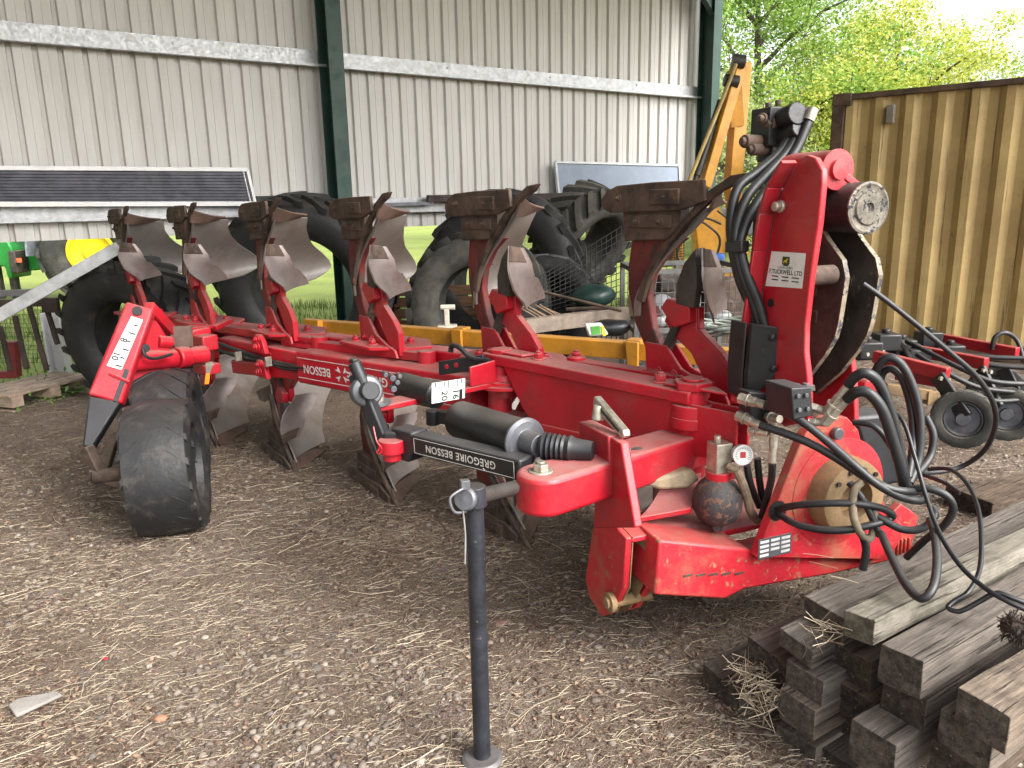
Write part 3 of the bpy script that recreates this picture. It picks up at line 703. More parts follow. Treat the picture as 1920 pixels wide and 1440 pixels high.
# upright bracket over the clevis and its locking lever
mb=MB(); ub=[(1116,800),(1164,832),(1190,990),(1112,990),(1117,880)]
A_=hss(ub,.0); mb.slab(A_,HC*.03); 
mb.slab(hss([(1085,790),(1140,818),(1143,905),(1118,892),(1116,858),(1085,848)],-.01),HC*.055)
mb.build('upright_bracket',RED,plough,bevel=.005)
mb=MB(); p=HS(1121,776,.015); mb.cyl(p-ZV*.02,p+ZV*.03,.022,16,.014); 
a_=HS(1112,752,.02); b_=HS(1166,815,.02); dd=(b_-a_).normalized(); uu=dd.cross(HC).normalized()
mb.slab([a_-uu*.019,b_-uu*.015,b_+dd*.012,b_+uu*.015,a_+uu*.019],HC*.026)
mb.build('locking_lever',ZINC,plough,bevel=.004)
mb=MB(); mb.slab([a_+dd*.03-uu*.006-HC*.001,b_-dd*.02-uu*.004-HC*.001,b_-dd*.02+uu*.004-HC*.001,a_+dd*.03+uu*.006-HC*.001],HC*.001); mb.build('lever_slot',INK,plough,smooth=0)
# cross shaft: box beam with a dropped belly and a ledge
zt=.565
fr=[(1237,1013),(1405,1030),(1430,1048),(1668,996),(1690,1010),(1668,1052),(1560,1077),(1396,1105),(1360,1124),(1227,1116)]
mb=MB(); A_=hfs(fr,0); mb.slab(A_,-HT*.16)
A0,A1=A_[0],A_[1]
mb.build('cross_shaft',REDC,plough,bevel=.008)
mb=MB()
rows=[]
for k in range(9):     # swept gusset rising behind the accumulator
    t=k/8; rows.append([hp(-.14-.25*t,.10+.30*t,.565+.20*t*t),hp(-.14-.25*t,.30+.22*t,.565+.20*t*t)])
mb.sheet(rows,.02); mb.build('gusset',RED,plough,bevel=.003)
mb=MB(); mb.slab([A_[0]-HT*.155-ZV*.024,A_[1]-HT*.155-ZV*.024,hp(-.16,1.0,.46),hp(-.50,1.0,.46),A_[1]-HT*.50-ZV*.024,A_[0]-HT*.50-ZV*.024],ZV*.02); mb.build('shaft_deck',RED,plough,bevel=.004)
mb=MB()
for k in range(5):
    p=HF(1290+24*k,1079-1.0*k,.001); mb.box(p,HC*.018,ZV*.004,HT*.0008)
mb.build('weld_scar',RUSTY,plough,smooth=0)
# front plate with its hose hole
fpl=[(1418,1046),(1500,836),(1512,812),(1530,793),(1560,779),(1590,783),(1610,806),(1628,880),(1664,955),(1694,985),(1692,1010),(1650,1050)]
FPf=.035
mb=MB(); A_=hfs(fpl,FPf)
mb.slab(A_,-HT*.04); fp=mb.build('front_plate',REDC,plough,bevel=.005)
mb=MB(); c=HF(1458,958,FPf+.0005); mb.lathe(c-HT*.002,HT,[(0,.034),(.0035,.034),(.0035,.026),(.0036,0)],28); mb.build('hose_hole',INK,plough,smooth=0)
mb=MB(); c=HF(1565,811,FPf); mb.cyl(c,c+HT*.022,.020,20); mb.build('bolt',GREYM,fp,bevel=.003)
# darker hub flange and the turnover bearing ring
hc_=HF(1606,938,.115)
hb=hc_-HT*(.115-FPf)
mb=MB(); mb.lathe(hb-HT*.002,HT,[(0,.188),(.004,.188),(.005,.184),(.005,0)],48); mb.build('hub_flange',REDC,plough,smooth=30)
mb=MB(); mb.lathe(hb,HT,[(0,.132),(.05,.129),(.072,.122),(.080,.108),(.080,.066),(.02,.062),(.02,0)],48); mb.build('bearing_ring',BROWNR,plough,smooth=40)
mb=MB(); 
for k in range(5):
    an=R(20+30*k); p=hb+HT*.081+HC*(.105*math.cos(an))+ZV*(.105*math.sin(an)); mb.cyl(p,p+HT*.006,.008,8)
mb.each('bolt',RUSTY,plough)
# type plate with printed rows
c1=HF(1422,1022,FPf+.001); c2=HF(1484,1008,FPf+.001); hd=(c2-c1).normalized(); vd=HT.cross(hd); vd=vd if vd.z<0 else -vd
w_=(c2-c1).length; pc_=HF(1453,1024,FPf+.001)
mb=MB(); mb.box(pc_,hd*w_/2,vd*.036,HT*.001); mb.build('type_plate',GREYM,fp,bevel=.0008)
mb=MB()
for r_ in range(4):
    for k in range(3):
        if r_==3 and k==1: continue
        mb.box(pc_+hd*(-w_*.32+w_*.32*k)+vd*(-.024+.016*r_)+HT*.0012,hd*w_*.13,vd*.0045,HT*.0003)
mb.build('printed_row',WHITE,fp,smooth=0)
# toothed bracket at the far end of the shaft
mb=MB(); e0=HF(1668,1050,.01)
br=hfs([(1655,1052),(1708,1030),(1722,968),(1690,945),(1664,970)],-.02); mb.slab(br,-HT*.03)
for k in range(6):
    p=HF(1668+7*k,1030-1.5*k,-.015); mb.box(p,HC*.004,ZV*.03,HT*.006)
mb.build('end_bracket',REDC,plough,bevel=.003)
# tall side plates with folded rear flange
CP=.52
sp=[(1400,742),(1413,650),(1428,560),(1440,470),(1452,400),(1468,352),(1496,305),(1512,290),(1528,296),(1541,320),(1541,345),(1534,420),(1519,520),(1509,610),(1508,660),(1514,712),(1514,790),(1470,800)]
mb=MB(); A_=hss(sp,CP); mb.slab(A_,HC*.022)
mb.build('side_plate',RED,plough,bevel=.004)
mb=MB()
for a,b_ in zip(A_[0:6],A_[1:7]):
    mb.slab([a,b_,b_-HC*.055,a-HC*.055],(b_-a).cross(HC).normalized()*.014)
mb.build('plate_flange',RED,plough,bevel=.003)
mb=MB(); A2=hss([(1608,428),(1603,520),(1592,640),(1600,720),(1602,800)],CP+.335); A2=A2+[p-HT*.2 for p in A2[::-1]]; mb.slab(A2,HC*.022)
mb.build('side_plate',RED,plough,bevel=.004)
mb=MB(); q1=HS(1466,387,CP); mb.cyl(q1-HC*.012,q1,.019,20); mb.cyl(q1-HC*.03,q1-HC*.012,.015,14); mb.build('bolt',ZINC,plough,bevel=.003)
mb=MB(); q1=HS(1446,568,CP); mb.cyl(q1-HC*.0025,q1+HC*.001,.014,20); mb.build('bolt_hole',INK,plough)
# sticker on the side plate
st=hss([(1448,471),(1512,475),(1505,541),(1436,536)],CP); 
mb=MB(); mb.slab([p-HC*.0015 for p in st],-HC*.0008); stk=mb.build('dealer_sticker',WHITE,plough,smooth=0)
su=(st[1]-st[0]).normalized(); sv=-ZV; sc_=sum(st,Vec((0,0,0)))/4-HC*.003; sw=(st[1]-st[0]).length; sh_=(st[0].z-st[3].z)
mb=MB(); text_on(mb,'F.TUCKWELL LTD',sc_+sv*.008,su,-sv,sw*.122,bold=.02); text_on(mb,'JOHN DEERE',sc_-sv*.006,su,-sv,sw*.075)
for k in range(3):
    for r_ in range(2): mb.box(sc_+su*(-sw*.3+sw*.3*k)+sv*(.022+.011*r_),su*sw*.10,sv*.0016,HC*.0003)
mb.build('lettering',INK,stk,smooth=0)
mb=MB(); ec=sc_-sv*.027
mb.slab([ec+su*a-sv*b_ for a,b_ in ((-.016,.013),(.016,.013),(.017,-.008),(.009,-.015),(-.009,-.015),(-.017,-.008))],-HC*.0006); mb.build('emblem',GREENL,stk,smooth=0)
mb=MB(); mb.slab([ec-HC*.001+su*a-sv*b_ for a,b_ in ((-.011,-.004),(-.005,.002),(.003,.003),(.006,.008),(.010,.004),(.004,-.001),(.008,-.008),(.002,-.003),(-.006,-.004),(-.010,-.008))],-HC*.0005); mb.build('emblem_figure',YELL,stk,smooth=0)
# top pin and boss, lock ram cylinder
rc=HF(1569,318,.03); 
mb=MB(); mb.lathe(rc-HT*.20,HT,[(0,.058),(.19,.058),(.195,.060),(.205,.060),(.206,.032),(.218,.030),(.219,0)],40); mb.build('top_boss',RED,plough,smooth=40)
mb=MB(); q_=rc+HT*.0; mb.bar(q_+HC*.03-ZV*.02,q_+HC*.13-ZV*.075,.02,.022); mb.build('boss_strut',RED,plough,bevel=.003)
bc=HF(1626,390,.10)
mb=MB(); mb.lathe(bc-HT*.33,HT,[(0,.074),(.33,.076)],44); mb.build('turnover_cylinder',BLACK,plough,smooth=40)
mb=MB(); mb.lathe(bc+HT*.0003,HT,[(0,.077),(.006,.077),(.008,.070),(.004,.062),(.004,.052),(.010,.048),(.011,.016),(.004,.012),(.004,0)],44); mb.build('cylinder_end_cap',CAPM,plough,smooth=30)
# two grimy inner plates with worn front edges
ipl=[(1500,395),(1532,418),(1552,452),(1578,488),(1584,520),(1578,560),(1570,610),(1563,634),(1545,665),(1515,705),(1470,745),(1440,700),(1455,560),(1470,430)]
for dc in (.155,.285):
    A_=[p+HC*(dc-.155) for p in hss(ipl,CP+.155)]
    mb=MB(); mb.slab(A_,HC*.016); mb.build('inner_plate',GRIME,plough,bevel=.002)
    mb=MB()
    for a,b_ in zip(A_[1:10],A_[2:11]): mb.slab([a+HT*.0015-HC*.0005,b_+HT*.0015-HC*.0005,b_+HT*.0015+HC*.0165,a+HT*.0015+HC*.0165],HT*.002)
    mb.build('worn_edge',CHIP,plough,smooth=0)
mb=MB(); mb.slab([hp(-.20,CP+.03,.95),hp(-.20,CP+.35,.95),hp(-.20,CP+.35,1.6),hp(-.20,CP+.03,1.6)],-HT*.02)
mb.box(hp(-.10,CP+.22,1.30),HC*.07,HT*.06,ZV*.015); mb.box(hp(-.08,CP+.19,1.22),HC*.04,HT*.05,ZV*.02); mb.build('back_plate',GRIME,plough,bevel=.004)
mb=MB(); p=HS(1537,516,CP+.09); mb.cyl(p-HC*.05+HT*0,p+HC*.05,.03,24); mb.cyl(p-HC*.055,p-HC*.05,.022,18); mb.build('cross_pin',RUSTY,plough,bevel=.003)
mb=MB(); p=HS(1590,530,CP+.285); mb.bolt(p+HC*0-HC*.002,-HC,.014,.012); mb.build('bolt',GRIME,plough)
# dark box on the far side
mb=MB(); mb.slab(hfs([(1604,782),(1672,775),(1694,812),(1700,905),(1640,915)],-.22),-HT*.12); mb.build('tool_box',BLACKP,plough,bevel=.015)
# valve block on its stem
Yv=2.72
vb=P(1450,240,Yv); hx=HC; 
mb=MB(); mb.box(vb,HC*.055,HT*.05,ZV*.062); mb.box(vb+HC*.02-ZV*.075,HC*.05,HT*.04,ZV*.035); mb.bar(vb+HC*.02-ZV*.10,vb+HC*.03-ZV*.36,.03,.05)
mb.build('valve_block',BLACK,plough,bevel=.004)
mb=MB()
for (x,y,l_,r_) in ((1395,265,.09,.022),(1408,280,.07,.02),(1428,222,.03,.018),(1442,232,.05,.022)):
    p=P(x,y,Yv-.05); mb.cyl(p,p+HC*l_+HT*-.01,r_,16); mb.cyl(p-HC*.012,p+HC*.012,r_*.7,6)
for (x,y) in ((1440,197),(1458,192)): p=P(x,y+6,Yv); mb.cyl(p,p+ZV*.018,.010,8)
mb.each('solenoid',RUSTY,plough,bevel=.003)
mb=MB()
for (x,y,x2,y2,r_) in ((1462,226,1496,212,.036),(1462,262,1500,240,.030)):
    mb.cyl(P(x,y,Yv-.03),P(x2,y2,Yv-.12),r_,24)
mb.each('valve_cylinder',BLACK,plough,bevel=.004)
# ------------------------------------------------------------------ accumulator, gauge and block
ac=hp(-.13,.325,.585+.085); 
ac=P(1345,938,2.45)
mb=MB(); mb.lathe(ac-ZV*.105,ZV,[(0,.0),(.0,.022),(.028,.024),(.03,.045),(.045,.066),(.075,.08),(.105,.083),(.135,.080),(.165,.064),(.185,.042),(.195,.034)],40); mb.build('accumulator',surf('rust_speckled_black',(.03,.029,.03),.55,var=.4,vscale=12,rust=.52,rustcol=(.15,.075,.05),rscale=45,bump=.5,bscale=90,dust=.3),plough,smooth=60)
mb=MB(); mb.lathe(ac+ZV*.078,ZV,[(0,.042),(.028,.044),(.03,.03),(.03,0)],32); mb.box(ac+ZV*.092+HT*.02+HC*.035,HC*.012,HT*.008,ZV*.012); mb.build('accumulator_clamp',RED,plough,bevel=.002)
bl=ac+ZV*.155+HC*.0
mb=MB(); mb.box(bl,HC*.030,HT*.030,ZV*.052); mb.cyl(bl+ZV*.05-HC*.01,bl+ZV*.075-HC*.01,.012,8); mb.build('distribution_block',ZINC,plough,bevel=.003)
gc=P(1393,853,2.40); ga=(HT*.85+(C0-gc).normalized()*.5).normalized()
mb=MB(); mb.lathe(gc-ga*.03,ga,[(0,.030),(.026,.034),(.032,.034),(.032,.029),(.029,.028)],36); gg=mb.build('pressure_gauge',ALU,plough,smooth=40)
mb=MB(); mb.lathe(gc-ga*.001,ga,[(0,.0285),(.0005,.0285),(.0006,0)],36); mb.build('dial',WHITE,gg,smooth=0)
ga1=ga.cross(ZV).normalized(); ga2=ga1.cross(ga)
mb=MB(); mb.box(gc+ga*.0012,ga1*.009,ga2*.010,ga*.0004); mb.build('dial_mark',RED,gg,smooth=0)
mb=MB()
for k in range(18):
    an=R(-40+260*k/17); d_=ga1*math.cos(an)+ga2*math.sin(an); e_=ga1*-math.sin(an)+ga2*math.cos(an); mb.box(gc+ga*.001+d_*.023,d_*.003,e_*.0008,ga*.0003)
mb.build('dial_scale',INK,gg,smooth=0)
mb=MB(); mb.tube([gc-ga*.03,gc-ga*.05-HC*.02,bl+HC*.03],.009,8,4); mb.cyl(P(1362,872,2.41),P(1384,884,2.40),.013,10); mb.tube([P(1380,880,2.40),P(1392,905,2.40),P(1400,930,2.42),P(1408,960,2.45),P(1420,975,2.5)],.015,10,5); mb.build('gauge_pipe',surf('dusty_hose',(.20,.15,.10),.8,var=.4,vscale=15,bump=.2),plough)
# yellowish greased link and dark gusset between bracket and pivot post
mb=MB(); mb.slab([P(1184,884,2.44),P(1235,896,2.46),P(1300,880,2.5),P(1314,900,2.5),P(1290,916,2.48),P(1240,919,2.46),P(1188,906,2.44)],-HT*.05); mb.build('greased_link',surf('greasy_beige',(.22,.175,.11),.55,var=.5,vscale=12,rust=.3,rustcol=(.08,.06,.045),rscale=14,bump=.2),plough,bevel=.01)
mb=MB(); mb.slab([P(1178,845,2.45),P(1188,838,2.45),P(1208,868,2.45),P(1208,890,2.45),P(1182,900,2.45)],HC*.03); mb.slab([P(1185,915,2.44),P(1210,912,2.44),P(1210,945,2.44),P(1188,985,2.44)],HC*.03); mb.each('dark_gusset',GRIME,plough,bevel=.003)
# ------------------------------------------------------------------ hydraulic manifold and couplings
mf=HF(1487,752,.02)
mb=MB(); mb.slab(hfs([(1484,728),(1522,726),(1524,780),(1488,788)],.20),-HT*.12); mb.slab(hfs([(1405,735),(1440,738),(1442,800),(1408,800)],-.02),-HT*.06); mb.each('manifold',BLACKP,plough,bevel=.004)
mb=MB()
for (x,y) in ((1495,742),(1510,741),(1497,768),(1513,766)): p=HF(x,y,.201); mb.cyl(p,p+HT*.008,.007,6)
for (x,y) in ((1493,728),(1511,727)): p=HF(x,y,.15); mb.cyl(p-ZV*.01,p+ZV*.014,.010,8)
mb.each('port_plug',GREYM,plough,bevel=.001)
mb=MB(); mb.bar(HS(1452,735,CP-.01),HS(1495,722,CP-.01)+HT*.05,.05,.02); mb.build('manifold_bracket',GRIME,plough,bevel=.003)
def coupling(mb,p,q_,r_):
    d=(q_-p); L_=d.length; d.normalize()
    mb.cyl(p,p+d*L_*.30,r_*1.05,6); mb.cyl(p+d*L_*.30,p+d*L_*.36,r_*1.22,16); mb.cyl(p+d*L_*.36,p+d*L_*.62,r_*.95,6); mb.cyl(p+d*L_*.62,q_,r_*.82,14)
for (x,y,x2,y2,r_,Y1,Y2) in ((1386,746,1436,760,.017,2.36,2.30),(1382,778,1426,798,.017,2.36,2.30),(1447,756,1482,750,.014,2.36,2.30),(1440,782,1462,786,.016,2.36,2.30),(1404,806,1440,812,.015,2.38,2.34),(1452,790,1448,868,.014,2.34,2.33),(1500,758,1552,772,.016,2.28,2.24),(1504,790,1548,792,.016,2.28,2.24),(1548,776,1592,722,.017,2.24,2.20),(1545,794,1590,746,.017,2.24,2.20)):
    mb=MB(); coupling(mb,P(x,y,Y1),P(x2,y2,Y2),r_); mb.build('coupling',ZINC,plough,bevel=.001,smooth=30)
def hose(pts,r_,mat=HOSE,name='hose',n=10,sm=7):
    mb=MB(); mb.tube([P(*p) for p in pts],r_,n,sm); return mb.build(name,mat,plough,smooth=70)
hose([(1434,760,2.30),(1470,772,2.26),(1510,795,2.22),(1560,835,2.18),(1605,875,2.14),(1645,908,2.12),(1690,932,2.12),(1728,938,2.14),(1736,925,2.2)],.0125)
hose([(1424,797,2.30),(1470,812,2.26),(1520,832,2.22),(1570,860,2.18),(1620,893,2.14),(1665,915,2.12),(1705,922,2.13),(1732,918,2.18)],.0125)
hose([(1590,722,2.20),(1604,706,2.18),(1625,700,2.16),(1650,722,2.16),(1672,780,2.16),(1688,850,2.17),(1700,915,2.18)],.0155)
hose([(1588,748,2.20),(1606,735,2.17),(1630,738,2.15),(1655,770,2.14),(1675,830,2.14),(1690,880,2.15),(1697,920,2.17)],.0165)
hose([(1640,715,2.40),(1646,688,2.38),(1668,670,2.36),(1695,690,2.34),(1718,745,2.32),(1726,800,2.30),(1722,860,2.28),(1705,905,2.24)],.014)
hose([(1648,730,2.40),(1655,700,2.40),(1672,692,2.38),(1692,712,2.36),(1708,765,2.34),(1712,830,2.30),(1703,895,2.24)],.012)
hose([(1735,780,2.36),(1750,815,2.34),(1744,855,2.32),(1722,885,2.28),(1700,905,2.24)],.012)
hose([(1600,792,2.34),(1640,800,2.30),(1672,840,2.28),(1692,890,2.24)],.010)
hose([(1458,955,2.34),(1490,948,2.26),(1540,944,2.20),(1600,944,2.17),(1650,952,2.17),(1674,966,2.18),(1662,974,2.19),(1640,972,2.2)],.0115)
hose([(1458,962,2.34),(1490,982,2.26),(1540,993,2.20),(1590,993,2.17),(1635,984,2.16),(1668,974,2.18)],.0115)
hose([(1640,965,2.18),(1690,992,2.14),(1730,990,2.12),(1752,968,2.12),(1748,952,2.14)],.0115)
hose([(1696,918,2.16),(1740,916,2.12),(1775,930,2.10),(1787,955,2.10),(1770,985,2.12),(1735,1012,2.16),(1700,1045,2.22)],.0115)
hose([(1652,1000,2.12),(1672,1045,1.99),(1700,1098,1.87),(1728,1122,1.81),(1750,1100,1.82),(1757,1050,1.90),(1752,1000,2.00),(1744,975,2.08)],.0115)
hose([(1614,905,2.2),(1600,925,2.18),(1602,975,2.16),(1622,1010,2.16),(1636,1000,2.17),(1640,950,2.18)],.012,surf('clay_hose',(.16,.13,.09),.8,var=.4,vscale=12,bump=.2))
hose([(1616,1000,2.16),(1624,1030,2.16),(1618,1068,2.16)],.012)
hose([(1592,905,2.22),(1620,940,2.18),(1650,1005,2.16)],.011)
hose([(1448,868,2.33),(1446,900,2.36),(1436,940,2.42),(1428,970,2.46)],.012)
hose([(1400,872,2.46),(1408,910,2.46),(1424,950,2.48)],.012); hose([(1420,860,2.5),(1424,900,2.5),(1432,950,2.5)],.012)
# long thin cable loop to the right, and the electric leads lying on the timbers
hose([(1618,532,2.36),(1660,562,2.34),(1720,610,2.32),(1780,660,2.32),(1830,705,2.33),(1862,755,2.36),(1866,800,2.4),(1845,845,2.46),(1800,876,2.52),(1745,886,2.5),(1700,884,2.4)],.0085)
LEAD=surf('black_cable',(.012,.012,.014),.4,var=.3,bump=.05)
hose([(1648,765,2.3),(1690,785,2.24),(1716,860,2.16),(1736,930,2.08),(1762,1000,1.98),(1800,1060,1.88),(1846,1102,1.80),(1890,1128,1.75),(1940,1150,1.72)],.0065,LEAD,'lead')
hose([(1740,880,2.46),(1780,880,2.4),(1812,905,2.28),(1833,950,2.14),(1840,1010,2.0),(1836,1070,1.9),(1815,1110,1.84),(1788,1128,1.83),(1778,1140,1.82),(1800,1146,1.80),(1836,1128,1.79),(1868,1112,1.78),(1900,1122,1.76),(1945,1140,1.74)],.0065,LEAD,'lead')
hose([(1730,890,2.4),(1770,905,2.3),(1800,925,2.24)],.0065,LEAD,'lead')
# thick hoses rising behind the side plate to the valve block
for k,pts in enumerate(([(1505,206,2.66),(1490,240,2.64),(1462,285,2.62),(1420,322,2.60),(1384,352,2.58),(1372,400,2.56),(1372,450,2.54),(1386,520,2.52),(1408,575,2.50),(1424,640,2.48)],
  [(1515,206,2.64),(1500,240,2.62),(1478,282,2.60),(1440,325,2.57),(1402,368,2.54),(1382,420,2.52),(1380,460,2.50),(1394,520,2.48),(1416,575,2.47),(1432,640,2.46)],
  [(1524,206,2.62),(1510,242,2.60),(1490,285,2.58),(1454,335,2.55),(1416,385,2.52),(1394,432,2.50),(1388,465,2.49),(1402,520,2.47),(1424,575,2.46),(1440,640,2.45)])):
    hose(pts,.0165)
mb=MB()
for k,x in enumerate((1506,1516,1525)): mb.cyl(P(x,204,2.65-.02*k),P(x-9,226,2.645-.02*k),.0185,12)
mb.each('hose_ferrule',ZINC,plough,smooth=40)
mb=MB(); mb.bar(P(1366,462,2.5),P(1398,462,2.46),.05,.035); mb.build('hose_tie',INK,plough,bevel=.004)
mb=MB(); cv=[P(1403,605,2.45),P(1452,612,2.42),P(1450,700,2.42),P(1430,722,2.42),P(1395,745,2.46),P(1395,700,2.47)]
mb.slab(cv,HT*.02); mb.slab([cv[0],cv[5],cv[4],cv[4]-HT*.08,cv[5]-HT*.08,cv[0]-HT*.08],-HC*.01)
for (x,y) in ((1444,632),(1446,690)): p=P(x,y,2.40); mb.cyl(p+HT*.0,p+HT*.02,.012,6)
mb.build('hose_guard',BLACK,plough,bevel=.004)
mb=MB(); p=HF(1615,722,-.1); mb.lathe(p,HT,[(0,.03),(.04,.03),(.045,.026),(.045,0)],24); mb.build('boss',RED,plough)
# ------------------------------------------------------------------ parking stand
ft=P(905,1440,1.93); ft.z=hgt(ft.x,ft.y); tp_=Vec((ft.x+.002,ft.y,.835))
mb=MB(); mb.cyl(ft+ZV*.01,tp_,.0245,24); mb.cyl(tp_-ZV*.02,tp_+ZV*.035,.034,24,.03); mb.build('parking_stand',surf('scuffed_black_pipe',(.018,.02,.026),.42,var=.5,vscale=10,rust=.26,rustcol=(.17,.14,.12),rscale=38,bump=.3,dust=.2),plough,bevel=.002)
mb=MB(); mb.lathe(ft-ZV*.004,ZV,[(0,.055),(.012,.06),(.02,.05),(.022,0)],24); mb.build('stand_foot',GREYM,plough)
q_=P(962,915,2.14)
mb=MB(); mb.cyl(tp_+ZV*.005-(q_-tp_).normalized()*.05,q_,.021,20); mb.build('stand_pin',surf('brown_black_pin',(.05,.045,.04),.6,var=.4,rust=.3,rustcol=(.15,.1,.07),bump=.3),plough)
e_=tp_+ZV*.005-(q_-tp_).normalized()*.05; dp=-(q_-tp_).normalized()
mb=MB(); mb.lathe(e_-dp*.01,dp,[(0,.030),(.012,.032),(.02,.028),(.02,.018),(.022,.0)],20); mb.tube([e_+dp*.01+ZV*.03,e_+dp*.02+HC*-.03+ZV*.01,e_+dp*.02-HC*.02-ZV*.03,e_+dp*.0-ZV*.035],.004,6,4)
mb.box(e_+ZV*.04,HC*.012,HT*.01,ZV*.012); mb.build('linch_pin',GREYM,plough,bevel=.001)
mb=MB(); c0=e_-ZV*.03+dp*.015; mb.tube([c0,c0-ZV*.07+HC*.004,c0-ZV*.15],.0022,5,4); mb.build('pin_chain',GALV,plough)
# ------------------------------------------------------------------ depth wheel and its arm
FA=pol(-58); FA.z=0     # the way the plate faces: out to the right and towards the yard
pa=P(262,572,4.02); pb=P(196,748,3.80); pcv=P(163,838,3.62)
sdv=Vec((math.cos(R(12)),math.sin(R(12)),0))
def plate(p,q_,wa,wb,th,mb,n_):
    d=(q_-p).normalized(); s_=d.cross(n_).normalized(); s_=s_ if s_.x>0 else -s_
    return mb.slab([p-s_*wa,p+s_*wa,q_+s_*wb,q_-s_*wb],-n_*th)
nf=Vec((.30,-.85,.42)).normalized()
mb=MB(); plate(pa,pb,.068,.082,.10,mb,nf); mb.build('wheel_arm',RED,plough,bevel=.012)
mb=MB(); plate(pb+nf*.002,pcv+nf*.0,.074,.022,.09,mb,nf); mb.build('arm_shield',BLACKP,plough,bevel=.01)
d_=(pb-pa).normalized(); s_=d_.cross(nf).normalized(); s_=s_ if s_.x>0 else -s_
mb=MB(); mb.slab([pa+d_*.07-s_*.018+nf*.002,pa+d_*.07+s_*.040+nf*.002,pa+d_*.35+s_*.028+nf*.002,pa+d_*.35-s_*.045+nf*.002],nf*.0012); mb.build('depth_scale',WHITE,plough,smooth=0)
mb=MB()
for k in range(6):
    u=.11+.045*k; mb.box(pa+d_*u+s_*(.022-.012*u/.3)+nf*.0036,s_*(.016 if k%2 else .010),d_*.0040,nf*.0004)
text_on(mb,'8',pa+d_*.20-s_*.014+nf*.004,d_,s_,.045,bold=.03); text_on(mb,'10',pa+d_*.29-s_*.022+nf*.004,d_,s_,.045,bold=.03)
mb.build('scale_marking',INK,plough,smooth=0)
mb=MB(); mb.cyl(pa+d_*.035+nf*.0,pa+d_*.035+nf*.012,.024,16); mb.build('rubber_stop',INK,plough)
mb=MB(); mb.bar(pa+d_*.34+s_*.052+nf*.004,pb+s_*.052+nf*.004+d_*.0,.022,.006,up=nf); mb.build('stop_strap',BLACKP,plough,bevel=.002)
mb=MB(); mb.bar(pa+d_*.385-s_*.02+nf*.01,pa+d_*.40+s_*.085+nf*.01,.012,.012); mb.build('catch_pin',RED,plough,bevel=.002)
# pivot housings towards the beam
t0=P(245,678,4.0); t1=P(325,672,4.25)
mb=MB(); mb.cyl(t0,t1,.055,28); mb.build('pivot_tube',RED,plough,bevel=.004)
mb=MB(); mb.slab([P(268,600,4.12),P(290,596,4.15),P(318,640,4.2),P(322,690,4.2),P(250,742,4.02),P(240,700,4.0)],sdv*.0+FA*-.05); mb.build('arm_gusset',RED,plough,bevel=.006)
mb=MB(); rows=[[P(240,745,4.0)+FA*k*.05,P(270,722,4.05)+FA*k*.05,P(300,708,4.12)+FA*k*.05,P(330,700,4.2)+FA*k*.05] for k in (-2,0,1)]; mb.sheet(rows,.012); mb.build('mudguard_bracket',RED,plough,bevel=.003)
mb=MB()
for (x,y,x2,y2,r_,Ya,Yb) in ((330,672,352,668,.062,4.25,4.32),(352,668,386,664,.052,4.32,4.42),(296,640,322,642,.034,4.16,4.22)): mb.cyl(P(x,y,Ya),P(x2,y2,Yb),r_,24)
mb.box(P(375,640,4.55),BD*.12,BN*.05,ZV*.045); mb.box(P(362,620,4.6),BD*.10,BN*.06,ZV*.02); mb.box(P(388,690,4.45),BD*.07,BN*.05,ZV*.03)
mb.each('hinge_housing',RED,plough,bevel=.008)
mb=MB(); mb.bar(P(278,575,4.1),P(320,620,4.3),.05,.06); mb.bar(P(310,622,4.3),P(400,612,4.75),.06,.02); mb.bar(P(400,615,4.7),P(432,600,4.85),.05,.03); mb.each('arm_strut',RED,plough,bevel=.005)
mb=MB(); mb.slab([P(318,612,4.28),P(352,612,4.3),P(354,650,4.3),P(335,662,4.28),P(320,640,4.26)],BN*.03); mb.build('bare_bracket',SHARE,plough,bevel=.003)
mb=MB(); mb.cyl(P(272,652,4.0)-FA*0,P(272,652,4.0)+FA*.02,.022,18); mb.tube([P(268,655,3.98),P(274,668,3.98),P(292,672,4.02),P(322,664,4.12)],.009,8,5); mb.build('breather_hose',HOSE,plough)
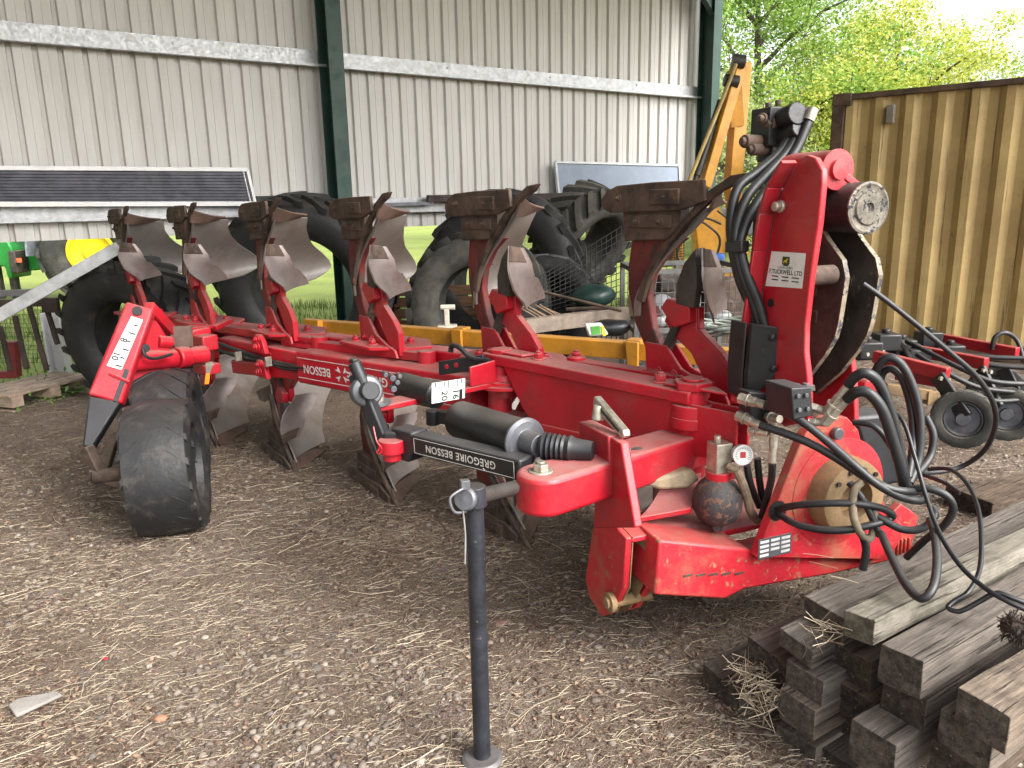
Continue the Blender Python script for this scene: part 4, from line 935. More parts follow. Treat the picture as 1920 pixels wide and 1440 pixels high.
# yellow tag on a bent wire
mb=MB(); mb.slab([P(385,680,4.25),P(396,678,4.25),P(400,682,4.25),P(393,700,4.25),P(386,700,4.25)],FA*.006); mb.build('tag_handle',ZINC,plough,bevel=.001)
mb=MB(); mb.slab([P(385,700,4.25),P(393,700,4.25),P(391,720,4.25),P(382,720,4.25)],FA*.012); mb.build('yellow_tag',ORANGE,plough,bevel=.002)
def tyre_mesh(mb,c,ax,Ro,Ri,wd,lugs=20,lug_h=.02,lug_w=.05,seg=64,round_=.6):
    ax=Vec(ax).normalized(); hw=wd/2
    prof=[(-hw*.62,Ri),(-hw*.86,Ri+(Ro-Ri)*.10),(-hw,Ri+(Ro-Ri)*.42),(-hw*.98,Ri+(Ro-Ri)*.68),(-hw*.88,Ri+(Ro-Ri)*.90),(-hw*.70,Ro-.012),(-hw*.35,Ro-.003),(0,Ro),(hw*.35,Ro-.003),(hw*.70,Ro-.012),(hw*.88,Ri+(Ro-Ri)*.90),(hw*.98,Ri+(Ro-Ri)*.68),(hw,Ri+(Ro-Ri)*.42),(hw*.86,Ri+(Ro-Ri)*.10),(hw*.62,Ri),(hw*.5,Ri+.02),(-hw*.5,Ri+.02)]
    mb.lathe(c,ax,prof,seg,closed=True)
    a,b=basis(ax)
    for k in range(lugs):
        for sg in (1,-1):
            t0=2*math.pi*(k+(.5 if sg<0 else 0))/lugs
            pts=[]
            for u,da in ((.02,.0),(.45,.55*2*math.pi/lugs),(.96,1.15*2*math.pi/lugs)):
                t=t0+da; rad=Ro-(.004 if u<.5 else .018)
                rd=a*math.cos(t)+b*math.sin(t); tg=-a*math.sin(t)+b*math.cos(t); cen=Vec(c)+ax*(sg*hw*u)
                pts.append((cen,rd,tg,rad))
            lv=[]
            for cen,rd,tg,rad in pts:
                for (rr,tt) in ((rad-.012,-lug_w*.62),(rad-.012,lug_w*.62),(rad+lug_h,lug_w*.42),(rad+lug_h,-lug_w*.42)): lv.append(cen+rd*rr+tg*tt)
            fs_=[]
            for j in range(2):
                for i in range(4): fs_.append((4*j+i,4*j+(i+1)%4,4*j+4+(i+1)%4,4*j+4+i))
            fs_+=[(3,2,1,0),(8,9,10,11)]; mb.add(lv,fs_)
# front wheel
WT=surf('depth_wheel_rubber',(.013,.0135,.015),.55,var=.25,vscale=4,dust=.15,dustcol=(.15,.13,.12),stain=(.075,.065,.055),stscale=9,stamt=.5,thr=.52,bump=.45,bscale=45)
waxl=Vec((.965,.262,.05)).normalized(); wc=G(322,1004,0)+Vec((0,.05,.348))
wheel=tag(bpy.data.objects.new('depth_wheel',None)); COL.objects.link(wheel); wheel.parent=plough
mb=MB(); tyre_mesh(mb,wc,waxl,.340,.19,.315,lugs=17,lug_h=.0012,lug_w=.035); mb.build('tyre',WT,wheel,smooth=40)
mb=MB(); mb.lathe(wc-waxl*.12,waxl,[(0,.0),(0,.12),(.02,.17),(.0,.195),(.03,.195),(.22,.195)],40); mb.build('rim',BLACKP,wheel)
mb=MB(); wc2=wc+Vec((-.16,.46,.06)); tyre_mesh(mb,wc2,waxl,.335,.19,.30,lugs=17,lug_h=.006,lug_w=.035); wheel2=bpy.data.objects.new('depth_wheel',None); COL.objects.link(wheel2); wheel2.parent=plough; mb.build('tyre',WT,wheel2,smooth=40)
mb=MB(); mb.lathe(wc2-waxl*.12,waxl,[(0,.0),(0,.12),(.02,.17),(.0,.195),(.03,.195),(.22,.195)],40); mb.build('rim',BLACKP,wheel2)
mb=MB(); e1=P(195,872,3.62); mb.cyl(wc-waxl*.10,wc-waxl*.34,.035,18); mb.bar(pcv,wc-waxl*.30-ZV*.01,.05,.05); mb.bar(wc-waxl*.36+ZV*.02,wc-waxl*.2-ZV*.06,.03,.05); mb.bar(wc-waxl*.30,wc2-waxl*.30,.05,.05); mb.build('axle_bracket',RUSTY,plough,bevel=.006)
# ================================================================== THINGS BEHIND THE PLOUGH
def tyre_thing(name,label,c,ax,Ro,Ri,wd,mat,lugs=22,lug_h=.04,lug_w=.06,group=None):
    mb=MB(); tyre_mesh(mb,c,ax,Ro,Ri,wd,lugs,lug_h,lug_w,72); o=mb.build(name,mat,smooth=45,fix=False); tag(o,label,'tyre',group); return o
TG='old tractor tyres along the shed wall'
tyre_thing('tractor_tyre','large black tractor tyre standing behind the rear end of the plough beside the aluminium trough',Vec((0,0,.60))+Vec((P(258,585,6.15).x,6.15,0)),Vec((.30,.93,.18)),.62,.33,.42,TYRE,24,.03,.05,TG)
tyre_thing('tractor_tyre','very large upright tractor tyre with green weeds seen through its open centre',Vec((P(574,525,7.55).x,7.55,.85)),Vec((.10,.97,.20)),.84,.50,.46,TYRE,24,.04,.06,TG)
tyre_thing('tractor_tyre','dusty grey green lugged tyre left of the wire cage',Vec((P(898,560,7.3).x,7.3,.66)),Vec((.16,.96,-.1)),.64,.36,.42,TYRED,20,.05,.07,TG)
tyre_thing('tractor_tyre','worn tyre with pale dusty tread tilted on top of the tyre heap',P(1092,448,8.4),Vec((.6,-.62,-.45)),.54,.34,.50,TYRED,20,.05,.08,TG)
tyre_thing('tractor_tyre','smooth black tyre arching in the middle of the tyre heap',Vec((P(1025,545,7.4).x,7.4,.58)),Vec((-.30,-.92,.22)),.52,.30,.36,TYRE,18,.012,.05,TG)
tyre_thing('tractor_tyre','big black tyre with shining lugs leaning behind the smooth tyre',Vec((P(945,530,8.15).x,8.15,.82)),Vec((-.42,-.88,.2)),.86,.52,.44,TYRE,22,.05,.08,TG)
WIRE=surf('dark_wire',(.035,.035,.035),.6,metal=.4,var=.3,bump=0)
def mesh_panel(name,label,c00,c10,c11,c01,nu,nv,r_,mat=WIRE):
    mb=MB(); c00,c10,c11,c01=map(Vec,(c00,c10,c11,c01))
    for i in range(nu+1):
        t=i/nu; a_=c00.lerp(c10,t);b_=c01.lerp(c11,t); mb.tube([a_,a_.lerp(b_,.5)+Vec((0,.006,0)),b_],r_,4,1,False)
    for j in range(nv+1):
        t=j/nv; a_=c00.lerp(c01,t);b_=c10.lerp(c11,t); mb.tube([a_,a_.lerp(b_,.5)+Vec((0,.004,0)),b_],r_,4,1,False)
    return tag(mb.build(name,mat,smooth=60,fix=False),label,'wire mesh')
Yc=7.0
mesh_panel('wire_mesh_panel','rusted wire mesh panel standing in front of the grey wheel drum',P(1010,640,Yc),P(1165,640,Yc+.3),P(1165,425,Yc+.3),P(1010,520,Yc),16,18,.004)
# grey steel pallet cage with junk behind the first plough body
CG=surf('grey_cage_steel',(.13,.13,.125),.6,metal=.4,var=.3,dust=.3,bump=.1)
cage=thing('cage_pallet','grey steel mesh cage pallet full of scrap behind the front plough body','cage',G(1310,690,0)*.0+Vec((P(1310,600,6.2).x,6.2,0)))
x0=P(1195,512,6.1).x; x1=P(1405,505,6.1).x
zt_=P(1300,508,6.1).z; zb_=.12
mb=MB()
for xx in (x0,(x0*.45+x1*.55),x1):
    for yy in (6.1,6.9): mb.bar(Vec((xx,yy,0)),Vec((xx,yy,zt_)),.04,.04,up=(0,1,0))
mb.each('post',CG,cage,bevel=.003)
mb=MB()
for zz in (zt_,zb_,(zt_*.55)):
    for yy in (6.1,6.9): mb.bar(Vec((x0,yy,zz)),Vec((x1,yy,zz)),.045,.04)
    for xx in (x0,x1): mb.bar(Vec((xx,6.1,zz)),Vec((xx,6.9,zz)),.045,.04)
mb.build('rail',CG,cage,bevel=.003)
mb=MB()
for yy in (6.1,6.9):
    for k in range(19): xx=x0+(x1-x0)*k/18; mb.tube([(xx,yy,zb_),(xx,yy,zt_)],.003,4,1,False)
    for k in range(12): zz=zb_+(zt_-zb_)*k/11; mb.tube([(x0,yy,zz),(x1,yy,zz)],.003,4,1,False)
mb.each('mesh',CG,cage,fix=False)
JK=random.Random(11)
def junk(name,label,cat,c,size,mat,seed):
    rg=random.Random(seed); mb=MB(); mb.sphere(c,1,14,9,size)
    for v in mb.v:
        d=(v-Vec(c)); v+=d*(.28*noise.noise(d*3+Vec((seed,0,0)))+.22*noise.noise(d*9+Vec((0,seed,0))))
    o=mb.build(name,mat,smooth=50); return tag(o,label,cat)
FOIL=surf('crumpled_pale_plastic',(.34,.35,.36),.3,var=.25,vscale=9,bump=.9,bscale=14)
DKP=surf('dark_plastic',(.02,.022,.026),.4,var=.4,bump=.6,bscale=14)
junk('plastic_bag','crumpled pale grey plastic bag in the cage pallet behind the front leg','bag',P(1243,572,6.3),(.09,.07,.10),FOIL,1)
junk('plastic_bag','smaller crumpled white plastic bag low in the cage pallet','bag',P(1235,600,6.3),(.08,.07,.06),FOIL,2)
junk('plastic_bag','white rag like bag beside the coiled hose right of the cage','bag',P(1345,592,6.3),(.10,.08,.05),FOIL,3)
junk('plastic_sack','dark plastic sack slumped at the foot of the tyre heap','sack',P(1150,612,6.4),(.20,.12,.07),DKP,4)
junk('plastic_sack','dark green tarpaulin bundle under the wire mesh','bundle',P(1110,555,6.8),(.20,.15,.10),surf('dark_green_tarp',(.012,.035,.03),.45,var=.4,bump=.6,bscale=12),5)
mb=MB(); a_=P(1215,600,6.25)
for k in range(2): pass
p=P(1226,588,6.28); mb.box(p+Vec((.02,0,-.02)),Vec((.045,0,0)),Vec((0,.04,0)),ZV*.09); o=tag(mb.build('carton',surf('dark_red_carton',(.10,.025,.02),.6,bump=.05),bevel=.004),'dark carton with red lettering beside the crumpled bag in the cage','carton')
for (nm,lb_,cx_,cy_,sx_,sz_,Y_,mt_) in (('scrap_box','dark scrap metal box filling the left half of the cage',1262,560,.17,.22,6.5,GRIME),('scrap_box','dark brown scrap box filling the right half of the cage',1352,565,.19,.20,6.55,RUSTY)):
    mb=MB(); mb.box(P(cx_,cy_,Y_),Vec((sx_,.03,0)),Vec((-.02,.14,0)),ZV*sz_); mb.box(P(cx_-12,cy_-26,Y_-.17),Vec((.06,0,0)),Vec((0,.03,0)),ZV*.05); mb.cyl(P(cx_+14,cy_+8,Y_-.16),P(cx_+14,cy_+8,Y_-.24),.05,16); tag(mb.build(nm,mt_,bevel=.015),lb_,'box')
cr=thing('wooden_crate','brown wooden crate behind the dusty tyre and the yellow frame','crate',Vec((P(800,600,8.2).x,8.2,0)))
WB0=surf('crate_wood',(.16,.085,.045),.85,var=.35,vscale=4,stretch=(1,1,8),bump=.3)
for k in range(6):
    mb=MB(); x0_=P(735,600,8.2).x; mb.box(Vec((x0_+.65,8.2,.10+.12*k)),Vec((.65,0,0)),Vec((0,.012,0)),ZV*.052); mb.build('board',WB0,cr,bevel=.003)
for k in range(3):
    mb=MB(); mb.box(Vec((x0_+.05+.6*k,8.225,.36)),Vec((.04,0,0)),Vec((0,.012,0)),ZV*.36); mb.build('batten',WB0,cr,bevel=.003)
# coiled pale wire beside the cage
mb=MB(); c=P(1365,622,5.6)
for k in range(7):
    rr=.17+.012*k; zz=.02*k*.6
    mb.tube([c+Vec((math.cos(t)*rr,math.sin(t)*rr*.9,zz+.02*math.sin(3*t+k))) for t in [2*math.pi*i/14 for i in range(15)]],.009,6,3,False)
tag(mb.build('hose_coil',surf('grey_green_hose',(.16,.18,.16),.5,var=.3,bump=.1),smooth=60,fix=False),'coil of grey green hose lying right of the cage pallet','hose coil')
# weathered timber rails and rods in front of the heap
WOODG=surf('weathered_grey_wood',(.26,.21,.165),.85,var=.35,vscale=5,stretch=(1,1,1),stain=(.10,.08,.06),stscale=6,stamt=.5,bump=.5,bscale=40)
def timber(name,label,p,q_,w_,h_,mat,cat='timber',group=None):
    mb=MB(); mb.bar(p,q_,w_,h_); return tag(mb.build(name,mat,bevel=.004),label,cat,group)
timber('timber_rail','weathered grey timber rail slanting up to the right in front of the tyre heap',P(985,612,6.2),P(1178,588,6.5),.08,.12,WOODG)
timber('timber_post','short grey timber post at the right end of the slanting rail',Vec((P(1188,600,6.3).x,6.3,0)),Vec((P(1188,600,6.3).x,6.3,.98)),.10,.08,WOODG)
timber('timber_offcut','pale wooden block lying behind the plough shares',P(488,744,5.1),P(524,726,5.2),.08,.07,WOODG)
mb=MB(); mb.cyl(P(1008,545,6.6),P(1165,583,6.2),.013,10); tag(mb.build('steel_pipe',RUSTY),'long rusty pipe slanting down across the foot of the tyre heap','pipe')
mb=MB(); mb.cyl(P(1062,580,6.5),P(1140,577,6.4),.016,10); tag(mb.build('steel_pipe',RUSTY),'short grey pipe lying level just above the timber rail','pipe')
for k in range(7):
    mb=MB(); x=972+8*k; mb.cyl(P(x,575+JK.uniform(-4,4),6.5),P(x+48+JK.uniform(-8,8),602+JK.uniform(-5,3),6.3),.006,6); tag(mb.build('wooden_stake',surf('stake_wood',(.36,.25,.17),.8,bump=.1)) if k==0 else mb.build('wooden_stake',bpy.data.materials['stake_wood']),'thin pale stake in the bundle of stakes left of the timber rail','stake','bundle of thin stakes')
mb=MB(); p=P(1110,618,6.1); mb.slab([P(1096,608,6.1),P(1128,606,6.1),P(1142,628,6.1),P(1104,632,6.1)],Vec((0,.06,0))); sk=tag(mb.build('feed_sack',surf('white_sack',(.62,.64,.6),.5,bump=.6,bscale=12),bevel=.015),'white printed sack with green and yellow panels under the timber rail','sack')
mb=MB(); mb.slab([P(1108,612,6.098),P(1124,611,6.098),P(1126,626,6.098),P(1110,628,6.098)],Vec((0,-.004,0))); mb.build('green_panel',surf('sack_green',(.08,.32,.05),.5,bump=0),sk,smooth=0)
mb=MB(); mb.slab([P(1127,611,6.096),P(1132,611,6.096),P(1137,629,6.096),P(1130,629,6.096)],Vec((0,-.004,0))); mb.build('yellow_panel',surf('sack_yellow',(.75,.6,.03),.5,bump=0),sk,smooth=0)
# pipe union with a tag, left of the heap
mb=MB(); p=P(838,596,6.4); mb.cyl(p-Vec((.05,0,-.09)),p+Vec((.07,0,.09)),.022,12); mb.bar(p+ZV*.08,p-ZV*.06,.04,.03,up=(0,1,0)); mb.box(p-ZV*.08,Vec((.08,0,0)),Vec((0,.06,0)),ZV*.02); tag(mb.build('pipe_union',surf('cream_plastic',(.55,.5,.42),.5,bump=.1),bevel=.004),'cream plastic pipe fitting standing behind the yellow frame','pipe fitting')
# long yellow implement frame behind the plough
yf=thing('yellow_implement_frame','long yellow steel implement frame lying behind the plough beam with upright lugs','frame',Vec((P(980,640,6.0).x,6.0,0)))
pA=G(588,612,.62); pB=G(1395,672,.62)
mb=MB(); mb.bar(pA,pB,.10,.115); mb.build('frame_beam',YPAINT,yf,bevel=.006)
dY=(pB-pA).normalized(); nY=Vec((dY.y,-dY.x,0))
def on(x): 
    q_=Vp(x,640,pA,dY); q_.z=.62; return q_
for x in (602,866,1192):
    mb=MB(); p=on(x); 
    if x==602: mb.box(p+nY*.08+ZV*.01,dY*.08,nY*.03,ZV*.065)
    else:
        mb.slab([p+nY*.055+dY*-.045+ZV*.07,p+nY*.055+dY*.045+ZV*.07,p+nY*.055+dY*.045-ZV*.16,p+nY*.055-dY*.02-ZV*.16],nY*.03); mb.slab([p+nY*.055-dY*.05+ZV*.058,p+nY*.055+dY*.05+ZV*.058,p-nY*.05+dY*.05+ZV*.058,p-nY*.05-dY*.05+ZV*.058],ZV*.02)
    mb.build('frame_lug',YPAINT,yf,bevel=.004)
for x in (640,1000,1340):
    mb=MB(); p=on(x)-nY*.3; mb.bar(Vec((p.x,p.y,0)),Vec((p.x,p.y,.57)),.07,.07,up=(0,1,0)); mb.build('frame_leg',YPAINT,yf,bevel=.004)
# ------------------------------------------------------------------ yellow hedge trimmer with folded boom
hb_=thing('hedge_trimmer','yellow hedge trimmer with its boom folded up like a tall A by the shed corner','machine',Vec((P(1330,500,9.2).x,9.2,0)))
Yb=9.4
ap=P(1388,108,Yb)
YB2=surf('boom_yellow_paint',(.62,.29,.018),.45,var=.2,vscale=5,rust=.14,rustcol=(.10,.05,.025),rscale=14,dust=.2,bump=.15)
def arm(p,q_,w_,d_):
    mb=MB(); mb.bar(p,q_,d_,w_,up=(1,.35,0)); return mb.build('boom_arm',YB2,hb_,bevel=.008)
arm(P(1386,120,Yb),P(1318,352,Yb-.3),.12,.16); arm(P(1392,118,Yb+.1),P(1374,345,Yb-.1),.17,.14); arm(P(1372,345,Yb-.2),P(1388,480,Yb-.4),.15,.14)
mb=MB(); mb.slab([P(1362,178,Yb-.1),P(1392,160,Yb-.1),P(1396,235,Yb-.1),P(1372,240,Yb-.1)],Vec((0,.06,0))); mb.build('boom_gusset',YB2,hb_,bevel=.004)
DKB=surf('boom_dark_steel',(.03,.028,.025),.5,var=.4,bump=.2)  # dark steel colour of the boom pivots, ram and thin hoses
mb=MB(); mb.cyl(P(1374,114,Yb-.1),P(1396,116,Yb-.1),.075,20); mb.cyl(P(1358,150,Yb-.12),P(1384,154,Yb-.12),.07,20); mb.each('boom_pivot',DKB,hb_,bevel=.004)
mb=MB(); mb.cyl(P(1352,190,Yb-.05),P(1306,330,Yb-.35),.045,16); mb.cyl(P(1306,330,Yb-.35),P(1296,360,Yb-.4),.03,12); mb.build('boom_ram',DKB,hb_)
mb=MB(); mb.tube([P(1380,120,Yb-.2),P(1345,210,Yb-.25),P(1312,290,Yb-.4),P(1290,345,Yb-.45)],.022,8,5); mb.build('boom_hose',surf('pale_hose',(.42,.30,.10),.5,bump=.1),hb_)
mb=MB(); mb=MB(); mb.tube([P(1352,420,Yb-.6),P(1318,410,Yb-.6),P(1285,440,Yb-.6),P(1270,480,Yb-.6),P(1290,500,Yb-.6)],.014,6,5); mb.tube([P(1290,400,Yb-.6),P(1330,425,Yb-.65),P(1350,450,Yb-.6),P(1340,490,Yb-.6)],.014,6,5); mb.tube([P(1345,395,Yb-.6),P(1372,420,Yb-.6),P(1390,470,Yb-.6)],.012,6,5); mb.tube([P(1300,385,Yb-.6),P(1280,420,Yb-.65),P(1262,455,Yb-.6),P(1258,500,Yb-.6)],.012,6,5); mb.build('boom_hose',DKB,hb_)
mb=MB(); mb.slab([P(1300,395,Yb-.3),P(1345,380,Yb-.3),P(1372,430,Yb-.3),P(1360,480,Yb-.3),P(1310,490,Yb-.3)],Vec((0,.3,0))); mb.slab([P(1240,432,Yb-.5),P(1282,424,Yb-.5),P(1284,498,Yb-.5),P(1236,502,Yb-.5)],Vec((0,.25,0))); mb.box(P(1340,520,Yb),Vec((.45,0,0)),Vec((0,.3,0)),ZV*.16); mb.box(P(1340,560,Yb),Vec((.12,0,0)),Vec((0,.2,0)),ZV*.45); mb.each('machine_body',YB2,hb_,bevel=.02)
mb=MB()
for k in range(14): mb.tube([P(1240+3.2*k,433-.6*k,Yb-.55),P(1238+3.4*k,502-.3*k,Yb-.55)],.004,4,1)
for k in range(14): mb.tube([P(1239,436+5*k,Yb-.55),P(1284,430+5*k,Yb-.55)],.004,4,1)
mb.build('guard_mesh',WIRE,hb_)
mb=MB(); mb.box(P(1395,415,Yb+.4),Vec((.28,0,0)),Vec((0,.2,0)),ZV*.17); tag(mb.build('water_tank',surf('pale_blue_plastic',(.5,.58,.66),.4,bump=.05),bevel=.05,seg=3),'pale blue plastic tank behind the yellow hedge trimmer','tank')
mb=MB(); mb.box(P(1346,492,Yb-.9),Vec((.06,0,0)),Vec((0,.06,0)),ZV*.10); tag(mb.build('oil_can',surf('blue_plastic',(.03,.12,.42),.4,bump=.05),bevel=.02),'small blue can on the yellow machine above the cage','can')
# ------------------------------------------------------------------ shipping container
ct0=G(1562,178,2.59); ctd=(G(1919,143,2.59)-ct0); ctd.z=0; ctd.normalize(); ctn=Vec((-ctd.y,ctd.x,0)); ctn=ctn if ctn.y>0 else -ctn
ct0.z=0; CL=6.06
cont=thing('shipping_container','rusty ochre brown corrugated shipping container on the right of the yard','container',ct0+ctd*CL/2+ctn*1.2)
m,nt,b=new_mat('ochre_container_paint'); q=NT(nt)
c=q.mix(q.ramp(q.noise(1.2,5,.7),.3,.7),(.33,.225,.085),(.48,.345,.135))
sm=q.ramp(q.noise(2.2,7,.75,stretch=(5,5,.16)),.575,.64)
c=q.mix(q.math('MULTIPLY',sm,.75),c,(.085,.045,.024))
c=q.mix(q.ramp(q.noise(9,8,.8),.63,.70),c,(.045,.022,.014))
q.l(c,b.inputs['Base Color']); b.inputs['Roughness'].default_value=.6; q.l(q.bump(q.noise(30,5,.7),.3,.01),b.inputs['Normal']); OCH=m
DBR=surf('dark_rusted_steel',(.085,.052,.032),.75,var=.5,vscale=4,rust=.3,rustcol=(.12,.06,.03),bump=.4,bscale=40)
def cp(s,n,z): return ct0+ctd*s+ctn*n+ZV*z
mb=MB(); pr=[]; s=.13; per=.278
while s<CL-.4:
    pr+=[(s,.0),(s+.072,.0),(s+.072+.060,.050),(s+.072+.060+.080,.050)]; s+=per
pr.append((CL-.1,.0)); n=len(pr)
for s,d in pr: mb.v+=[cp(s,.03+d,.16),cp(s,.03+d,2.535)]
for k in range(n-1): mb.f.append((2*k,2*k+2,2*k+3,2*k+1))
o=mb.build('side_panel',OCH,cont,smooth=0); sol=o.modifiers.new('th','SOLIDIFY'); sol.thickness=.004
mb=MB()
mb.box(cp(.06,.08,1.295),ctd*.06,ctn*.08,ZV*1.25); mb.box(cp(CL-.08,.08,1.295),ctd*.08,ctn*.08,ZV*1.293); mb.box(cp(.08,2.36,1.295),ctd*.08,ctn*.08,ZV*1.293); mb.box(cp(CL-.08,2.36,1.295),ctd*.08,ctn*.08,ZV*1.293)
mb.each('corner_post',DBR,cont,bevel=.006)
mb=MB(); mb.box(cp(CL/2,.033,2.558),ctd*(CL/2-.12),ctn*.031,ZV*.028); mb.box(cp(CL/2,.04,.10),ctd*(CL/2-.16),ctn*.04,ZV*.075); mb.each('side_rail',DBR,cont,bevel=.006)
mb=MB(); mb.box(cp(.09,.085,2.535),ctd*.095,ctn*.09,ZV*.062); mb.box(cp(.09,.085,.06),ctd*.095,ctn*.09,ZV*.06); mb.each('corner_casting',DBR,cont,bevel=.012)
mb=MB(); mb.slab([cp(.1,.08,2.56),cp(CL-.1,.08,2.56),cp(CL-.1,2.36,2.56),cp(.1,2.36,2.56)],ZV*.02); mb.build('roof',DBR,cont,smooth=0)
mb=MB()
for aa in (.035,CL-.035): mb.slab([cp(aa,.16,.1),cp(aa,2.28,.1),cp(aa,2.28,2.5),cp(aa,.16,2.5)],ctd*.01)
mb.slab([cp(.16,2.4,.1),cp(CL-.16,2.4,.1),cp(CL-.16,2.4,2.5),cp(.16,2.4,2.5)],ctn*.01); mb.each('end_panel',OCH,cont,smooth=0)
mb=MB(); vt=cp(.56,.0,2.36); mb.box(vt+ctn*.01,ctd*.035,ctn*.035,ZV*.085); mb.build('vent_cover',surf('vent_grey',(.22,.19,.15),.7,var=.3,bump=.2),cont,bevel=.006)
# ------------------------------------------------------------------ seed drill rows with red arms, in front of the container
SRED=surf('dark_red_arm',(.30,.008,.014),.4,var=.2,dust=.35,bump=.1); SBLK=surf('seeder_black',(.008,.008,.0095),.45,var=.4,dust=.1,bump=.15)
sd_=thing('seed_drill','low red and black seed drill units with small rubber wheels in front of the container','seed drill',Vec((P(1800,760,4.9).x,4.9,0)))
def pw(x,y,Y): return P(x,y,Y)
for (p,q_,w_) in ((pw(1640,668,4.7),pw(1778,702,4.3),.05),(pw(1705,655,5.2),pw(1850,682,4.7),.05),(pw(1765,635,5.6),pw(1908,662,5.1),.05),(pw(1680,700,4.6),pw(1770,716,4.35),.03)):
    mb=MB(); mb.bar(p,q_,w_,.075); mb.build('parallel_arm',SRED,sd_,bevel=.006)
mb=MB()
for (x,y,Y) in ((1625,655,4.9),(1690,650,5.2),(1740,635,5.5),(1660,640,5.0),(1716,668,5.0),(1780,660,5.3)):
    c=P(x,y,Y); mb.box(c,Vec((.075,0,0)),Vec((0,.07,0)),ZV*.055); mb.cyl(c+ZV*.05,c+ZV*.085,.028,14)
mb.bar(P(1598,662,4.9),P(1800,655,6.2),.09,.09); mb.each('head_bracket',SBLK,sd_,bevel=.01)
mb=MB()
for (p,q_,w_) in ((pw(1757,704,4.28),pw(1810,782,4.12),.085),(pw(1838,690,4.68),pw(1872,765,4.5),.08),(pw(1880,690,4.9),pw(1920,770,4.8),.08)): mb.bar(p,q_,.03,w_)
mb.each('trailing_arm',SBLK,sd_,bevel=.008)
mb=MB()
for (x,y,Y) in ((1762,709,4.24),(1776,712,4.24),(1842,694,4.62),(1856,697,4.62),(1625,664,4.8),(1690,655,5.0),(1654,659,4.9)): c=P(x,y,Y); mb.cyl(c,c-Vec((-.005,.012,0)),.012,10)
mb.each('bolt',ZINC,sd_)
for k,(x,y,Y,R_,) in enumerate(((1806,785,4.15,.165),(1888,776,4.55,.165),(1868,735,5.0,.18))):
    c=P(x,y,Y); c.z=max(c.z,R_+.012); axw=Vec((-.55,-.82,.1)).normalized()
    wh=bpy.data.objects.new('gauge_wheel',None); COL.objects.link(wh); wh.parent=sd_
    mb=MB(); tyre_mesh(mb,c,axw,R_,R_*.6,.11,16,.004,.02,40); mb.build('tyre',TYRED,wh,smooth=40)
    mb=MB(); mb.lathe(c,axw,[(-.02,R_*.62),(.03,R_*.62),(.035,R_*.56),(.015,R_*.5),(.015,R_*.24),(.045,R_*.2),(.045,0)],32); mb.build('rim',GREYM,wh,smooth=40)
mb=MB()
for pts in ([(1700,640,5.0),(1740,660,4.8),(1800,690,4.6),(1860,715,4.5),(1930,720,4.5)],[(1720,665,4.8),(1760,690,4.6),(1830,725,4.5),(1900,735,4.5)],[(1760,655,5.2),(1830,668,5.0),(1925,672,4.9)],[(1770,660,5.1),(1840,682,4.9),(1925,690,4.8)],[(1860,655,5.2),(1866,632,5.2),(1886,624,5.2),(1908,640,5.2),(1920,680,5.1)],[(1820,740,4.5),(1870,752,4.5),(1930,748,4.5)],[(1690,640,5.1),(1712,690,4.7),(1700,730,4.5)]):
    mb=MB(); mb.tube([P(*p) for p in pts],.016,8,5); mb.build('seed_hose',HOSE,sd_,smooth=60,fix=False)
mb=MB(); mb.box(P(1745,745,4.25),Vec((.03,0,0)),Vec((0,.03,0)),ZV*.04); mb.bar(P(1660,728,4.3),P(1745,740,4.25),.05,.06); mb.build('scraper',BROWNR,sd_,bevel=.004)
# ------------------------------------------------------------------ panels and bars on the shed rail
def wq(pts,o0): return [Vp(x,y,W0+WN*o0,WD) for x,y in pts]
GRL=surf('dark_grille',(.055,.056,.072),.5,metal=.3,var=.15,bump=0)
pn=thing('radiator_panel','long dark ribbed radiator panel with white frame propped on the lower shed rail','panel',WP(240,385,.2))
A_=wq([(-420,312),(463,318),(478,382),(-420,384)],.2)
dN=WN*.05
rows=[]
mb=MB(); nl=9
for k in range(nl):
    t0=.10+.8*k/nl; t1=.10+.8*(k+.7)/nl
    a_=A_[0].lerp(A_[3],t0); b_=A_[1].lerp(A_[2],t0); c_=A_[1].lerp(A_[2],t1); d_=A_[0].lerp(A_[3],t1); mb.slab([a_,b_,c_,d_],WN*.012)
mb.slab([A_[0]-WN*.01,A_[1]-WN*.01,A_[2]-WN*.01,A_[3]-WN*.01],-WN*.01); mb.build('grille',GRL,pn,smooth=0)
mb=MB()
def edge(a_,b_,w_): mb.bar(a_,b_,.045,w_,up=(b_-a_).cross(WN))
edge(A_[0],A_[1],.04); edge(A_[3],A_[2],.045); edge(A_[1],A_[2],.03)
mb.bar(A_[1]-WD*.045,A_[2]-WD*.045,.04,.012,up=WD); mb.build('frame',surf('white_frame',(.75,.75,.75),.4,var=.08,bump=.03),pn,bevel=.004)
mb=MB(); A_=wq([(1041,304),(1272,310),(1276,380),(1050,392)],.16); mb.slab(A_,-WN*.03); sp2=tag(mb.build('flat_panel',surf('blue_grey_panel',(.26,.31,.40),.35,var=.08,vscale=4,bump=.05)),'plain blue grey panel in a thin aluminium frame standing on the shed rail at right','panel')
mb=MB()
for a_,b_ in ((0,1),(0,3),(1,2)): mb.bar(A_[a_],A_[b_],.04,.03,up=(A_[b_]-A_[a_]).cross(WN))
mb.build('frame',ALU,sp2,bevel=.003)
